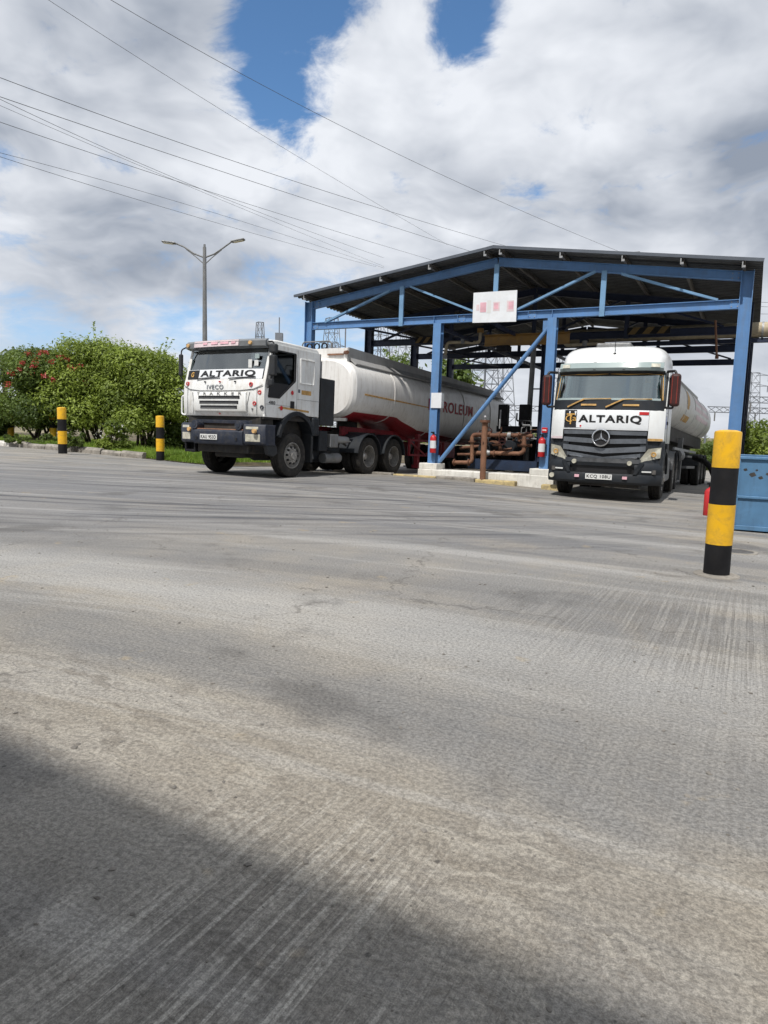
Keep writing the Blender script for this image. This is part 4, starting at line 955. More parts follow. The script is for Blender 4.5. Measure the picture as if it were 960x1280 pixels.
# ---- left truck: white tractor, photographed from its front quarter
Y1 = .53; U1 = Vector((math.sin(Y1), math.cos(Y1))); V1 = Vector((math.cos(Y1), -math.sin(Y1)))
A1 = Vector((-2.13, 16.0))-V1*1.22
def tractor_left():
    c = empty('tractor_truck', (A1.x, A1.y, gz(-2.13, 16)), (-.026, 0, -Y1), 'white high-riding tractor truck with navy bumper and ALTARIQ banner, coupled to the left tanker', 'truck')
    hw = 1.21; bw = .10
    sf = lambda p: Vector((p.x, p.y+bw*abs(p.x/hw)**3, p.z))
    # front panel and its relief
    MB().bow([(1.34, -1.10), (1.42, -1.145), (1.75, -1.165), (2.02, -1.15), (2.15, -1.12)], -hw, hw, bw, 16, .05, hw).build('front_panel', 'truck_white', c, smooth=40)
    MB().bow([(1.44, -1.175), (1.47, -1.19), (1.83, -1.195), (1.86, -1.18)], -.78, .78, bw, 12, .03, hw).build('grille_panel', 'truck_white', c, smooth=40)
    for i, z in enumerate((1.745, 1.635, 1.53)):
        w_ = .62-.035*i
        MB().bow([(z-.036, -1.196), (z+.036, -1.197)], -w_, w_, bw, 10, .012, hw).build('grille_slot', 'ink', c)
        MB().bow([(z-.034, -1.199), (z-.012, -1.203)], -w_+.03, w_-.03, bw, 8, .006, hw).build('slot_blade', 'grey_metal', c)
    # bonnet seam
    MB().tube([sf(Vector((x, -1.165-.004, z))) for x, z in ((-1.17, 2.02), (-.95, 1.93), (-.6, 1.895), (0, 1.89), (.6, 1.895), (.95, 1.93), (1.17, 2.02))], .008, 6).build('bonnet_seam', 'grey_metal', c)
    for s in (-1, 1):
        MB().tube([sf(Vector((s*x, -1.168, z))) for x, z in ((.82, 1.36), (.80, 1.6), (.86, 1.86))], .006, 6).build('panel_seam', 'grey_metal', c)
        MB().tube([sf(Vector((s*x, -1.165, z))) for x, z in ((1.04, 1.36), (1.04, 1.96))], .006, 6).build('panel_seam', 'grey_metal', c)
    text('IVECO', .50, .10, 'grille_grey', c, (-.13, -1.165, 1.975), bold=.004, surf=sf)
    text('T  R  A  K  K  E  R', 1.34, .062, 'grey_metal', c, (0, -1.197, 1.825), bold=.01, surf=sf)
    for x, z, mname in ((-1.05, 2.06, 'red'), (.88, 2.03, 'red'), (.98, 1.62, 'red'), (1.1, 1.86, 'red'), (1.16, 1.54, 'navy'), (.93, 1.5, 'grey_metal'), (-.45, 2.09, 'ink'), (0, 2.09, 'red'), (.45, 2.09, 'ink'), (0, 1.39, 'red')):
        p = sf(Vector((x, -1.160 if z > 1.4 else -1.13, z))); r = .045 if mname in ('red', 'navy') and abs(x) > .5 else .018
        MB().lathe([(-.012, r*.55), (-.014, r), (.02, r)], p, 'y', 14).build('round_marker', mname, c)
    # windscreen, pillars, visor
    MB().bow([(2.155, -1.09), (2.5, -1.005), (2.86, -.915)], -1.12, 1.12, bw, 12, .012, hw).build('windscreen', 'glass', c, smooth=60)
    for s in (-1, 1):
        MB().prism([(-1.13+bw, 2.12), (-.93+bw, 2.9), (-.80+bw, 2.9), (-.98+bw, 2.12)], 'x', s*1.125, s*hw).build('pillar', 'truck_white', c, bevel=.015)
    MB().bow([(2.155, -1.118), (2.375, -1.064)], -1.115, 1.115, bw, 14, .008, hw).build('banner', 'sticker_white', c, smooth=60)
    MB().bow([(2.160, -1.126), (2.365, -1.076)], -1.11, -.72, bw, 4, .006, hw).build('banner_patch', 'ink', c, smooth=60)
    tilt = Vector((0, .054, .22)).normalized()
    text('ALTARIQ', 1.60, .165, 'ink', c, (.14, -1.094, 2.268), zdir=tilt, bold=.035, surf=sf)
    text('G', .10, .12, 'gold', c, (-.93, -1.104, 2.266), zdir=tilt, bold=.02, surf=sf, name='emblem')
    for s, x0 in ((-1, -.75), (1, .25)):
        MB().bar(sf(Vector((x0, -1.15, 2.165))), sf(Vector((x0+.72, -1.135, 2.20))), .018, .02).build('wiper', 'ink', c)
    MB().bow([(2.83, -.99), (2.86, -1.12), (2.97, -1.13), (3.02, -1.06)], -1.19, 1.19, bw, 12, .05, hw).build('sun_visor', 'visor_grey', c, smooth=30)
    MB().bow([(2.870, -1.139), (3.005, -1.122)], -.86, .50, bw, 10, .02, hw).build('visor_banner', 'pink_faint', c)
    for x0, x1 in ((-.55, -.42), (-.3, -.1), (-.02, .22), (.3, .42)): MB().bow([(2.915, -1.1465), (2.965, -1.1395)], x0, x1, bw, 3, .006, hw).build('faded_print', 'pink_faded', c)
    for x in (-1.08, .82): MB().lathe([(-.02, 0), (-.02, .04), (.03, .045)], sf(Vector((x, -1.14, 2.925))), 'y', 12).build('marker_lamp', 'lamp_amber', c)
    MB().box(.90, 1.10, -1.045, -1.0, 2.89, 2.96).build('visor_lamp', 'lamp_amber', c)
    # roof, sides, back
    MB().prism([(-.92, 2.89), (-1.0, 2.95), (-.95, 3.0), (-.6, 3.035), (.85, 3.03), (.95, 2.97), (.95, 2.89)], 'x', -hw+.03, hw-.03).build('roof', 'truck_white', c, bevel=.04, smooth=40)
    win = [(-.93, 1.78), (-.56, 1.78), (.0, 2.20), (.0, 2.80), (-.76, 2.80)]
    outer = [(-1.04, 1.34), (-.40, 1.34), (-.2, 1.45), (.1, 1.52), (.4, 1.45), (.6, 1.43), (.95, 1.43), (.95, 2.93), (-.78, 2.93), (-1.02, 2.14)]
    for s in (-1, 1):
        MB().holed(outer, [win], s*hw, s*(hw-.05)).build('side_panel', 'truck_white', c, bevel=.008)
        MB().prism(win, 'x', s*(hw-.03), s*(hw-.036)).build('side_window', 'glass_dark' if s > 0 else 'glass_clear', c)
        fr = MB(); pw = win+[win[0]]
        for a, b in zip(pw[:-1], pw[1:]): fr.bar((s*(hw+.003), a[0], a[1]), (s*(hw+.003), b[0], b[1]), .03, .022, up=(1, 0, 0))
        fr.build('window_seal', 'ink', c)
        MB().prism([(-.93, 1.79), (-.56, 1.79), (-.13, 2.10), (-.93, 2.10)], 'x', s*(hw-.028), s*(hw-.01)).build('door_trim', 'ink', c)
        # pressed sleeper panel
        fr = MB(); q = [(.20, 2.17), (.70, 2.17), (.72, 2.72), (.18, 2.72)]; q.append(q[0])
        for a, b in zip(q[:-1], q[1:]): fr.bar((s*(hw+.006), a[0], a[1]), (s*(hw+.006), b[0], b[1]), .02, .035, up=(1, 0, 0))
        fr.build('panel_rib', 'truck_white', c, bevel=.006)
        for a, b in (((.08, 1.52), (.08, 2.9)), ((-1.0, 1.62), (.08, 1.62)), ((.08, 1.80), (.95, 1.80))): MB().bar((s*(hw+.001), *a), (s*(hw+.001), *b), .006, .008, up=(1, 0, 0)).build('door_seam', 'grey_metal', c)
        MB().box(*sorted((s*hw, s*(hw+.02))), -.16, -.02, 1.58, 1.74).build('door_handle', 'ink', c, bevel=.01)
        MB().prism([(-.60, 1.555), (.55, 1.515), (.55, 1.56), (-.5, 1.60)], 'x', s*hw, s*(hw+.003)).build('stripe', 'gold_faded', c)
    text('480', .22, .075, 'ink', c, (hw+.002, -.80, 1.66), (0, 1, 0), bold=.01)
    MB().lathe([(0, .035), (.012, .05), (.014, 0)], (hw, -.10, 1.93), 'x', 12).build('round_marker', 'red', c)
    MB().lathe([(0, .035), (.012, .05), (.014, 0)], (hw, -.48, 1.56), 'x', 12).build('round_marker', 'red', c)
    MB().box(hw, hw+.003, .25, .62, 1.92, 2.02).build('faded_print', 'gold_faded', c); MB().box(hw, hw+.003, .12, .2, 1.95, 2.03).build('faded_print', 'grille_grey', c)
    MB().box(-hw+.02, hw-.02, .90, .955, 1.2, 2.92).build('back_panel', 'truck_white', c)
    MB().box(-hw+.05, hw-.05, -1.0, .9, 1.30, 1.36).build('floor', 'interior', c)
    interior(c, hw, -1.1, 1.36, 2.12, 2.9, .9, 'seat')
    MB().prism([(-.75, 2.16), (-.62, 2.16), (-.70, 2.84), (-.80, 2.84)], 'x', -1.06, -.94).build('curtain', 'teal', c)
    MB().box(.70, .80, -1.015, -1.0, 2.40, 2.58).build('paper', 'plate', c); MB().box(.86, .97, -1.00, -.99, 2.44, 2.56).build('paper', 'plate', c); MB().box(.86, .98, -.985, -.975, 2.60, 2.70).build('paper', 'tealglass', c)
    # mirrors on the near side, small loop on the far side
    MB().box(hw+.06, hw+.22, -1.02, -.90, 2.22, 2.66).build('mirror', 'dark_plastic', c, bevel=.03)
    MB().box(hw+.06, hw+.24, -1.04, -.90, 2.70, 2.90).build('mirror', 'dark_plastic', c, bevel=.04)
    MB().bend([(hw, -.95, 2.95), (hw+.15, -.97, 2.95), (hw+.15, -.97, 2.0), (hw, -.95, 1.98)], .018, 7).build('mirror_arm', 'ink', c, smooth=50)
    MB().box(hw+.04, hw+.17, -1.03, -.93, 2.0, 2.16).build('mirror', 'dark_plastic', c, bevel=.03)
    MB().bend([(-hw, -1.0, 2.9), (-hw-.14, -1.02, 2.85), (-hw-.16, -1.02, 2.2), (-hw, -1.0, 2.1)], .016, 7).build('mirror_arm', 'ink', c, smooth=50)
    MB().box(-hw-.20, -hw-.10, -1.06, -.98, 2.25, 2.75).build('mirror', 'dark_plastic', c, bevel=.03)
    MB().bend([(-hw-.01, -1.0, 1.80), (-hw-.12, -1.0, 1.78), (-hw-.12, -1.0, 1.37), (-hw-.01, -1.0, 1.35)], .022, 8).build('grab_handle', 'truck_white', c, smooth=50)
    # bumper
    MB().box(-hw+.12, hw-.12, -1.02, -.6, 1.02, 1.34).build('radiator', 'chassis', c)
    MB().bow([(1.17, -1.06), (1.25, -1.07)], -.85, .85, bw, 8, .05, hw).build('lower_bar', 'navy', c, bevel=.01)
    MB().bow([(.70, -1.22), (.74, -1.25), (.99, -1.26), (1.03, -1.23)], -.72, .76, bw, 10, .22, hw).build('bumper_centre', 'navy', c, bevel=.01, smooth=40)
    MB().bow([(1.032, -1.235), (1.05, -1.225)], -.70, .76, bw, 8, .20, hw).build('step_plate', 'rust_light', c)
    for s in (-1, 1):
        e0, e1 = (-1.27, -.73) if s < 0 else (.77, 1.27)
        MB().bow([(.72, -1.18), (.76, -1.22), (1.12, -1.23), (1.17, -1.20)], e0, e1, .16, 8, .34, 1.27, 5).build('bumper_corner', 'navy', c, bevel=.012, smooth=40)
        x = s*1.0
        MB().bow([(.79, -1.232), (.95, -1.238)], x-.17, x+.17, .16, 4, .02, 1.27, 5).build('headlamp', 'lamp_glass', c, bevel=.008)
        MB().bow([(1.055, -1.238), (1.115, -1.235)], x-.16, x+.13, .16, 4, .02, 1.27, 5).build('indicator', 'lamp_glass', c, bevel=.006)
        MB().lathe([(-.03, 0), (-.03, .045), (.03, .05)], (s*.97+.12, -1.225, 1.02), 'y', 14).build('fog_lamp', 'lamp_amber', c)
        MB().cyl((s*.66-.02, -1.02, 1.13), (s*.66-.02, -1.24, 1.13), .10, n=14).cyl((s*.66-.02, -1.245, 1.13), (s*.66-.02, -1.25, 1.13), .05, n=12).build('tow_eye', 'navy', c, bevel=.012, smooth=40)
        MB().box(s*.60-.03, s*.60+.03, -1.262, -1.25, .80, .86).build('bumper_plug', 'ink', c)
        MB().prism([(-1.0, .72), (-.65, .72), (-.6, .55), (-.75, .48), (-.92, .52)], 'x', s*1.15, s*1.25).build('step_bracket', 'dark_plastic', c, bevel=.01)
    MB().box(-1.12, -.78, -1.1, -.95, .50, .56).box(-1.12, -1.07, -1.1, -.95, .56, .72).box(-.83, -.78, -1.1, -.95, .56, .72).build('front_step', 'black_paint', c, bevel=.01)
    MB().box(-.46, .06, -1.277, -1.268, .80, .92).build('number_plate', 'plate', c, bevel=.004)
    text('KAU 953D', .46, .08, 'ink', c, (-.20, -1.277, .86), bold=.015)
    MB().box(-.75, .8, -1.05, -.45, .52, .72).box(-.35, .55, -.9, -.6, .42, .53).build('underrun_bar', 'chassis', c, bevel=.02)
    MB().cyl((-1.0, 0, .51), (1.0, 0, .51), .07, n=12).box(-.55, .55, -.08, .08, .40, .58).build('front_axle', 'chassis', c)
    MB().box(-.9, .9, -.58, .93, .66, 1.30).box(-1.17, 1.17, -.55, .9, 1.301, 1.50).build('engine', 'chassis', c)
    # mudguards
    for s in (-1, 1):
        a = MB(); arch(a, *sorted((s*.93, s*1.255)), .10, .82, .60, .70, math.radians(15), math.radians(172), 16); a.build('front_mudguard', 'charcoal', c, bevel=.012, smooth=35)
        MB().box(*sorted((s*.93, s*1.25)), .68, .96, .98, 1.42).build('mudguard_extension', 'charcoal', c, bevel=.05)
        MB().box(*sorted((s*.95, s*1.22)), .66, .74, .35, 1.05).build('mud_flap', 'dark_plastic', c)
        wheel(c, s*1.06, 0, .51, 'steer', s)
        for y in (3.30, 4.66):
            wheel(c, s*.94, y, .51, 'drive', s)
            a = MB(); arch(a, *sorted((s*.62, s*1.26)), y, .51, .585, .62, math.radians(5), math.radians(172), 14); a.build('rear_mudguard', 'charcoal', c, smooth=35)
    # chassis and the gear hung on it
    for s in (-1, 1): MB().box(*sorted((s*.38, s*.46)), -.9, 5.4, .72, .98).build('chassis_rail', 'chassis', c)
    for y in (3.30, 4.66): MB().cyl((-1.0, y, .51), (1.0, y, .51), .10, n=12).lathe([(-.25, 0), (-.2, .2), (.2, .2), (.25, 0)], (0, y, .53), 'x', 14).build('rear_axle', 'chassis', c)
    MB().cyl((.62, .95, .62), (.62, 2.35, .62), .30, n=20).build('fuel_tank', 'charcoal', c, bevel=.03, smooth=40)
    MB().box(.80, 1.18, 1.05, 1.40, .62, 1.12).build('battery_box', 'charcoal', c, bevel=.03)
    MB().box(1.0, 1.2, 1.5, 1.85, .72, 1.05).build('valve_box', 'grey_metal', c, bevel=.02)
    MB().cyl((1.0, 1.45, .45), (1.0, 2.15, .45), .13, n=16).build('air_tank', 'grey_metal', c, bevel=.015, smooth=40)
    MB().cyl((1.02, 1.9, .92), (1.02, 2.5, .92), .09, n=14).build('air_tank', 'galvanised', c, bevel=.015, smooth=40)
    MB().cyl((-.8, 1.0, .6), (-.8, 2.6, .6), .3, n=18).build('fuel_tank', 'charcoal', c, smooth=40)
    MB().box(.50, 1.20, 1.02, 1.62, 1.25, 2.38).build('air_intake', 'dark_plastic', c, bevel=.02)
    MB().cyl((1.05, 1.10, 2.3), (1.05, 1.10, 2.78), .09, n=14).cyl((1.05, 1.10, 2.72), (1.05, 1.10, 2.95), .06, n=12).build('exhaust_stack', 'grey_metal', c, smooth=40)
    MB().box(-.55, .55, 3.3, 4.7, .99, 1.16).lathe([(1.16, 0), (1.16, .46), (1.22, .46), (1.23, 0)], (0, 4.0, 0), 'z', 20).build('fifth_wheel', 'chassis', c)
    for s in (-.2, .0, .2): MB().tube([(s, .98, 1.7), (s+.1, 1.5, 1.25), (s, 2.0, 1.5), (s, 2.5, 1.9)], .018, 6).build('air_line', random.choice(['red', 'ink']), c, smooth=50)
    rng = random.Random(5)
    for i in range(12):
        y = rng.uniform(1.0, 2.7); z = rng.uniform(.55, 1.15)
        MB().bend([(.5, y, z), (.9, y, z), (.9+rng.uniform(0, .2), y+rng.uniform(-.3, .4), z-rng.uniform(.0, .3))], rng.uniform(.014, .03), 6).build('hose', rng.choice(['chassis', 'grey_metal', 'ink']), c, smooth=50)
    return c
tractor_left()

def trailer_left():
    c = empty('tank_trailer', (A1.x, A1.y, gz(-2.13, 16)+.02), (-.036, 0, -Y1), 'long white tank trailer with red underside and PETROLEUM lettering behind the left tractor', 'tank trailer')
    st = []
    zt = 3.08
    for y, k in ((2.40, .10), (2.412, .90), (2.455, .955), (2.56, 1.0)):
        m_ = (1.46+zt)/2; h_ = (zt-1.46)/2
        st.append((y, 1.23*k, m_-h_*k, m_+h_*k))
    ys = [3.3, 3.8, 4.4, 5.0, 5.4, 5.8, 6.2, 6.6, 7.2, 8, 9, 10, 11, 12, 13, 13.6]
    for y in ys:
        u = min(1, max(0, (y-5.0)/1.6)); u = u*u*(3-2*u)
        st.append((y, 1.23, 1.46-.36*u, zt))
    for y, k in ((13.8, .965), (13.95, .88), (14.05, .7), (14.1, .1)): st.append((y, 1.23*k, 2.04-.94*k, 2.04+.94*k))
    n = 56
    rings = tank_shell(st, 3.0, n)
    vs, fs = ring_faces(rings, lambda i, k: True)
    MB().add(vs, fs).build('tank', 'tank_painted', c, smooth=24)
    MB().box(-1.0, 1.0, 2.43, 2.50, 1.42, 1.50).build('front_lip', 'grey_metal', c)
    # weld rings and dents
    for y in (4.55, 6.95, 9.4, 11.8):
        u = min(1, max(0, (y-5.0)/1.6)); u = u*u*(3-2*u); s0 = sect(1.237, 1.455-.36*u, zt+.007, n, 3.0)
        pts = [(x, y, z) for x, z in s0]; MB().tube([pts[k] for k in range(-int(n*.20), int(n*.25))], .016, 6).build('weld_ring', 'tank_white', c, smooth=60)
    # stripe along the side
    pts = [(1.236, 2.95+i*.55, 2.155-.004*i) for i in range(20)]
    for a, b in zip(pts[:-1], pts[1:]): pass
    MB().prism([(2.95, 2.13), (6.7, 2.075), (6.7, 2.11), (2.95, 2.175)], 'x', 1.225, 1.240).build('stripe', 'gold_faded', c)
    text('PETROLEUM', 3.45, .36, 'red_letter', c, (1.238, 8.40, 2.20), (0, 1, 0), bold=.02, depth=.004)
    # walkway coaming on top
    for s in (-1, 1):
        MB().prism([(2.7, 2.95), (13.7, 2.95), (13.7, 3.20), (2.7, 3.36)], 'x', s*.80, s*.84).build('coaming', 'tank_grey', c)
    MB().box(-.80, .80, 2.68, 2.72, 3.0, 3.35).build('coaming_end', 'tank_white', c)
    MB().prism([(-1.02, 2.90), (-.84, 3.05), (-.84, 3.10), (-1.06, 2.94)], 'y', 2.75, 13.6).build('coaming_fillet', 'tank_grey', c)
    MB().prism([(1.06, 2.94), (.84, 3.10), (.84, 3.05), (1.02, 2.90)], 'y', 2.75, 13.6).build('coaming_fillet', 'tank_grey', c)
    MB().box(-.79, .79, 2.8, 13.6, 3.09, 3.12).build('walkway', 'grey_metal', c)
    for y in (4.2, 6.4, 8.6, 10.8, 12.6):
        MB().cyl((0, y, 3.03), (0, y, 3.14), .28, n=18).cyl((0, y, 3.14), (0, y, 3.18), .22, n=18).build('manhole', 'grey_metal', c, smooth=40)
    MB().bend([(-.72, 2.72, 3.3), (-.72, 2.72, 3.55), (.25, 2.72, 3.55), (.25, 2.72, 3.3)], .018, 7, .12).bend([(-.6, 2.75, 3.3), (-.6, 3.6, 3.5), (-.6, 4.3, 3.1)], .015, 7).build('handrail', 'grey_metal', c, smooth=50)
    for x in (-.5, -.25, 0): MB().lathe([(-.02, .07), (-.02, .10), (.02, .10), (.02, .07), (-.02, .07)], (x, 2.75, 3.42), 'y', 14).build('hose_reel', 'ink', c)
    MB().cyl((.74, 2.66, 3.22), (.86, 2.60, 3.22), .05, n=10).build('drain_valve', 'rust', c)
    MB().box(.2, .7, 2.62, 2.67, 3.16, 3.20).build('front_rail', 'rust_light', c)
    # red subframe, landing legs, running gear
    for s in (-1, 1): MB().box(*sorted((s*.42, s*.52)), 3.0, 13.4, 1.06, 1.30).build('subframe_rail', 'red_frame', c)
    for s in (-1, 1):
        MB().box(*sorted((s*.98, s*1.10)), 6.35, 6.50, .30, 1.25).box(*sorted((s*.94, s*1.14)), 6.30, 6.55, .20, .30).build('landing_leg', 'red_frame', c)
        x = s*1.12
        MB().bar((x, 5.75, 1.10), (x, 5.75, .58), .06, .06, up=(0, 1, 0)).bar((x, 7.9, 1.10), (x, 7.9, .58), .06, .06, up=(0, 1, 0)).bar((x, 5.75, .60), (x, 7.9, .60), .05, .06).bar((x, 5.75, 1.05), (x, 7.9, 1.05), .05, .06).bar((x, 5.8, 1.0), (x, 6.8, .62), .045, .045).bar((x, 6.8, .62), (x, 7.85, 1.0), .045, .045).build('side_frame', 'red_frame', c)
        MB().box(*sorted((s*.7, s*1.15)), 8.1, 9.0, .55, 1.05).build('valve_cabinet', 'red_frame', c, bevel=.02)
    for y in (10.2, 11.45, 12.7):
        MB().cyl((-.9, y, .5), (.9, y, .5), .075, n=12).build('axle', 'chassis', c)
        for s in (-1, 1): wheel(c, s*.93, y, .50, 'drive', s)
    MB().cyl((0, 4.0, 1.24), (0, 4.0, 1.47), .3, n=18).build('kingpin_plate', 'chassis', c)
trailer_left()

# ---- right truck: modern white tractor with grey bumper
Y2 = .455; U2 = Vector((math.sin(Y2), math.cos(Y2))); V2 = Vector((math.cos(Y2), -math.sin(Y2)))
A2 = Vector((6.26, 15.4))-V2*1.22
def tractor_right():
    c = empty('tractor_truck', (A2.x, A2.y, -.055), (-.012, 0, -Y2), 'white high-roof tractor truck with star emblem and red mirrors at the right of the canopy', 'truck')
    hw = 1.22; bw = .30; pwr = 4.
    sf = lambda p: Vector((p.x, p.y+bw*abs(p.x/1.24)**pwr, p.z))
    B = lambda rows, x0, x1, nx=12, th=.03: MB().bow(rows, x0, x1, bw, nx, th, 1.24, pwr)
    # white lower front and corner panels
    B([(1.56, -1.36), (1.62, -1.37), (1.96, -1.345), (2.0, -1.33)], -.92, .92, 14, .04).build('front_flap', 'sticker_white', c, smooth=40)
    for s in (-1, 1):
        a, b = sorted((s*.925, s*1.24))
        B([(1.34, -1.35), (1.40, -1.365), (1.96, -1.335), (2.03, -1.30)], a, b, 8, .05).build('corner_panel', 'truck_white2', c, smooth=40)
        MB().prism([(-1.085, 1.36), (-.72, 1.34), (-.70, 2.05), (-1.02, 2.05)], 'x', s*1.20, s*1.235).build('corner_side', 'truck_white2', c, bevel=.01)
        a, b = sorted((s*.93, s*1.22)); B([(1.345, -1.385), (1.395, -1.385)], a, b, 5, .01).build('reflector_strip', 'gold_faded' if s > 0 else 'pink_faint', c)
    text('ALTARIQ', 1.36, .20, 'ink', c, (.10, -1.362, 1.785), bold=.032, surf=sf)
    B([(1.60, -1.374), (1.99, -1.342)], -.905, -.62, 4, .006).build('logo_patch', 'ink', c)
    for q in (text('C', .16, .15, 'gold', c, (-.80, -1.375, 1.80), bold=.0, surf=sf, name='emblem'), text('T', .20, .24, 'gold', c, (-.755, -1.379, 1.79), bold=-.005, surf=sf, name='emblem'), text('a', .09, .085, 'gold', c, (-.665, -1.376, 1.79), bold=.0, surf=sf, name='emblem')): pass
    MB().add([sf(Vector(p)) for p in ((-.625, -1.372, 1.60), (-.50, -1.372, 1.60), (-.62, -1.352, 1.99))], [(0, 1, 2)]).build('logo_edge', 'sticker_white', c)
    B([(1.90, -1.358), (1.965, -1.354)], .72, .915, 3, .008).build('red_flag_mark', 'red', c)
    MB().lathe([(-.012, 0), (-.012, .022), (.02, .022)], sf(Vector((-.52, -1.36, 1.635))), 'y', 12).build('round_marker', 'red', c)
    # grille: three winged slats
    MB().bow([(.95, -1.27), (1.56, -1.29)], -.93, .93, bw, 12, .04, 1.24, pwr).build('grille_backing', 'ink', c)
    def wing(z, dip, h, y, name='grille_slat', m_='grille_grey', w_=.90):
        vs = []; N = 12
        for off in (0, .05):
            for zz in (0, h):
                for i in range(N+1):
                    x = -w_+2*w_*i/N; d_ = dip*(1-abs(x)/w_)
                    p = sf(Vector((x, y+off+(.02 if zz == 0 else 0), z+zz-d_))); vs.append(p)
        g = lambda o, r, i: o*2*(N+1)+r*(N+1)+i; fs = []
        for i in range(N):
            fs += [(g(0,0,i), g(0,0,i+1), g(0,1,i+1), g(0,1,i)), (g(1,0,i), g(1,1,i), g(1,1,i+1), g(1,0,i+1)), (g(0,0,i), g(1,0,i), g(1,0,i+1), g(0,0,i+1)), (g(0,1,i), g(0,1,i+1), g(1,1,i+1), g(1,1,i))]
        return MB().add(vs, fs).build(name, m_, c, smooth=30)
    wing(1.455, .0, .085, -1.36); wing(1.285, .035, .105, -1.365); wing(1.11, .075, .115, -1.37); wing(.985, .10, .075, -1.36, w_=.80)
    wing(.945, .11, .030, -1.38, 'chrome_strip', 'chrome', .74)
    # star emblem
    e = sf(Vector((-.05, -1.395, 1.385)))
    ring = MB().lathe([(-.03, .165), (-.045, .178), (-.03, .195), (.0, .195), (.0, .165), (-.03, .165)], e, 'y', 32).build('star_emblem', 'chrome', c, smooth=40)
    MB().lathe([(.005, 0), (.005, .17)], e, 'y', 24).build('emblem_disc', 'ink', ring)
    star = MB()
    for k in range(3):
        a = math.pi/2+k*2*math.pi/3; tip = Vector((math.cos(a), 0, math.sin(a)))*.170; l = a+math.pi/3; r_ = a-math.pi/3
        star.add([e+Vector((0, -.035, 0)), e+tip+Vector((0, -.01, 0)), e+Vector((math.cos(l), 0, math.sin(l)))*.030+Vector((0, -.008, 0)), e+Vector((math.cos(r_), 0, math.sin(r_)))*.030+Vector((0, -.008, 0))], [(0, 1, 2), (0, 3, 1)])
    star.build('star', 'chrome', ring)
    # windscreen and the dark band under it
    B([(2.0, -1.32), (2.22, -1.285)], -1.20, 1.20, 14, .03).build('wiper_panel', 'charcoal', c, smooth=40)
    B([(2.21, -1.27), (2.5, -1.17), (2.83, -1.06)], -1.17, 1.17, 14, .012).build('windscreen', 'glass_teal', c, smooth=60)
    B([(2.215, -1.276), (2.265, -1.262)], -1.12, 1.12, 14, .006).build('screen_strip', 'tealglass', c)
    for x0 in (-.85, .0):
        MB().bar(sf(Vector((x0, -1.36, 2.06))), sf(Vector((x0+.36, -1.30, 2.24))), .03, .03).bar(sf(Vector((x0+.36, -1.30, 2.24))), sf(Vector((x0+.95, -1.29, 2.25))), .018, .018).build('wiper', 'gold_faded', c)
    for x0 in (-.55, .36): B([(2.09, -1.325), (2.13, -1.318)], x0, x0+.34, 3, .02).build('washer_cover', 'gold_faded', c)
    fr = [sf(Vector(p)) for p in ((-1.16, -1.28, 2.23), (-1.12, -1.09, 2.79), (-.7, -1.085, 2.805), (-.35, -1.085, 2.79), (0, -1.085, 2.815), (.4, -1.085, 2.79), (.8, -1.085, 2.81), (1.12, -1.09, 2.79), (1.16, -1.28, 2.23))]
    MB().tube(fr, .011, 6).build('gold_cord', 'gold', c, smooth=50)
    for s in (-1, 1):
        MB().prism([(-1.02, 2.02), (-.80, 2.86), (-.66, 2.86), (-.90, 2.02)], 'x', s*1.14, s*1.225).build('pillar', 'charcoal', c, bevel=.02)
        MB().tube([(s*1.235, -.985, 2.04), (s*1.232, -.78, 2.84)], .012, 6).build('pillar_trim', 'truck_white2', c)
    # visor and high roof
    B([(2.80, -1.08), (2.87, -1.21)], -1.16, 1.16, 12, .04).build('visor_base', 'ink', c)
    B([(2.86, -1.20), (2.93, -1.235), (3.05, -1.17), (3.06, -1.12)], -1.13, 1.13, 12, .03).build('sun_visor', 'tealglass', c, smooth=40)
    for s in (-1, 1): MB().bow([(2.94, -1.245), (3.02, -1.20)], *sorted((s*.88, s*1.06)), bw, 3, .03, 1.24, pwr).build('visor_lamp', 'lamp_glass', c)
    for x in (-.32, .32): MB().bow([(2.88, -1.225), (3.06, -1.16)], x-.03, x+.03, bw, 2, .03, 1.24, pwr).build('visor_bracket', 'charcoal', c)
    rr = []
    for y, wq, zt in ((-1.02, 1.02, 3.04), (-.93, 1.08, 3.22), (-.75, 1.13, 3.38), (-.45, 1.16, 3.48), (0, 1.17, 3.53), (.5, 1.17, 3.55), (.92, 1.17, 3.54)):
        ring = []
        for i in range(25):
            a = math.pi*i/24; cc, ss = math.cos(a), math.sin(a)
            ring.append((wq*math.copysign(abs(cc)**.42, cc), y+(.10*abs(cc)**3 if y < -.5 else 0), 2.84+(zt-2.84)*abs(ss)**.42))
        rr.append(ring)
    vs = [p for r in rr for p in r]; n = 25; fs = [(i*n+k, i*n+k+1, (i+1)*n+k+1, (i+1)*n+k) for i in range(len(rr)-1) for k in range(n-1)]
    fs += [tuple(range(n)), tuple(range((len(rr)-1)*n, len(rr)*n))[::-1]]
    MB().add(vs, fs).build('roof', 'truck_white2', c, smooth=50)
    MB().box(-.55, .25, .2, .8, 3.55, 3.66).build('roof_box', 'grey_metal', c, bevel=.03)
    MB().cyl(( .05, -.86, 3.27), (.05, -.86, 3.60), .008, n=6).lathe([(0, 0), (0, .04), (.03, .03), (.04, 0)], (.05, -.86, 3.26), 'z', 10).build('aerial', 'ink', c)
    # sides with door openings
    win = [(-.86, 2.10), (-.18, 2.10), (-.18, 2.78), (-.68, 2.78)]
    outer = [(-1.0, 1.36), (-.62, 1.36), (-.52, 1.30), (.95, 1.30), (.95, 2.86), (-.74, 2.86), (-.98, 2.02)]
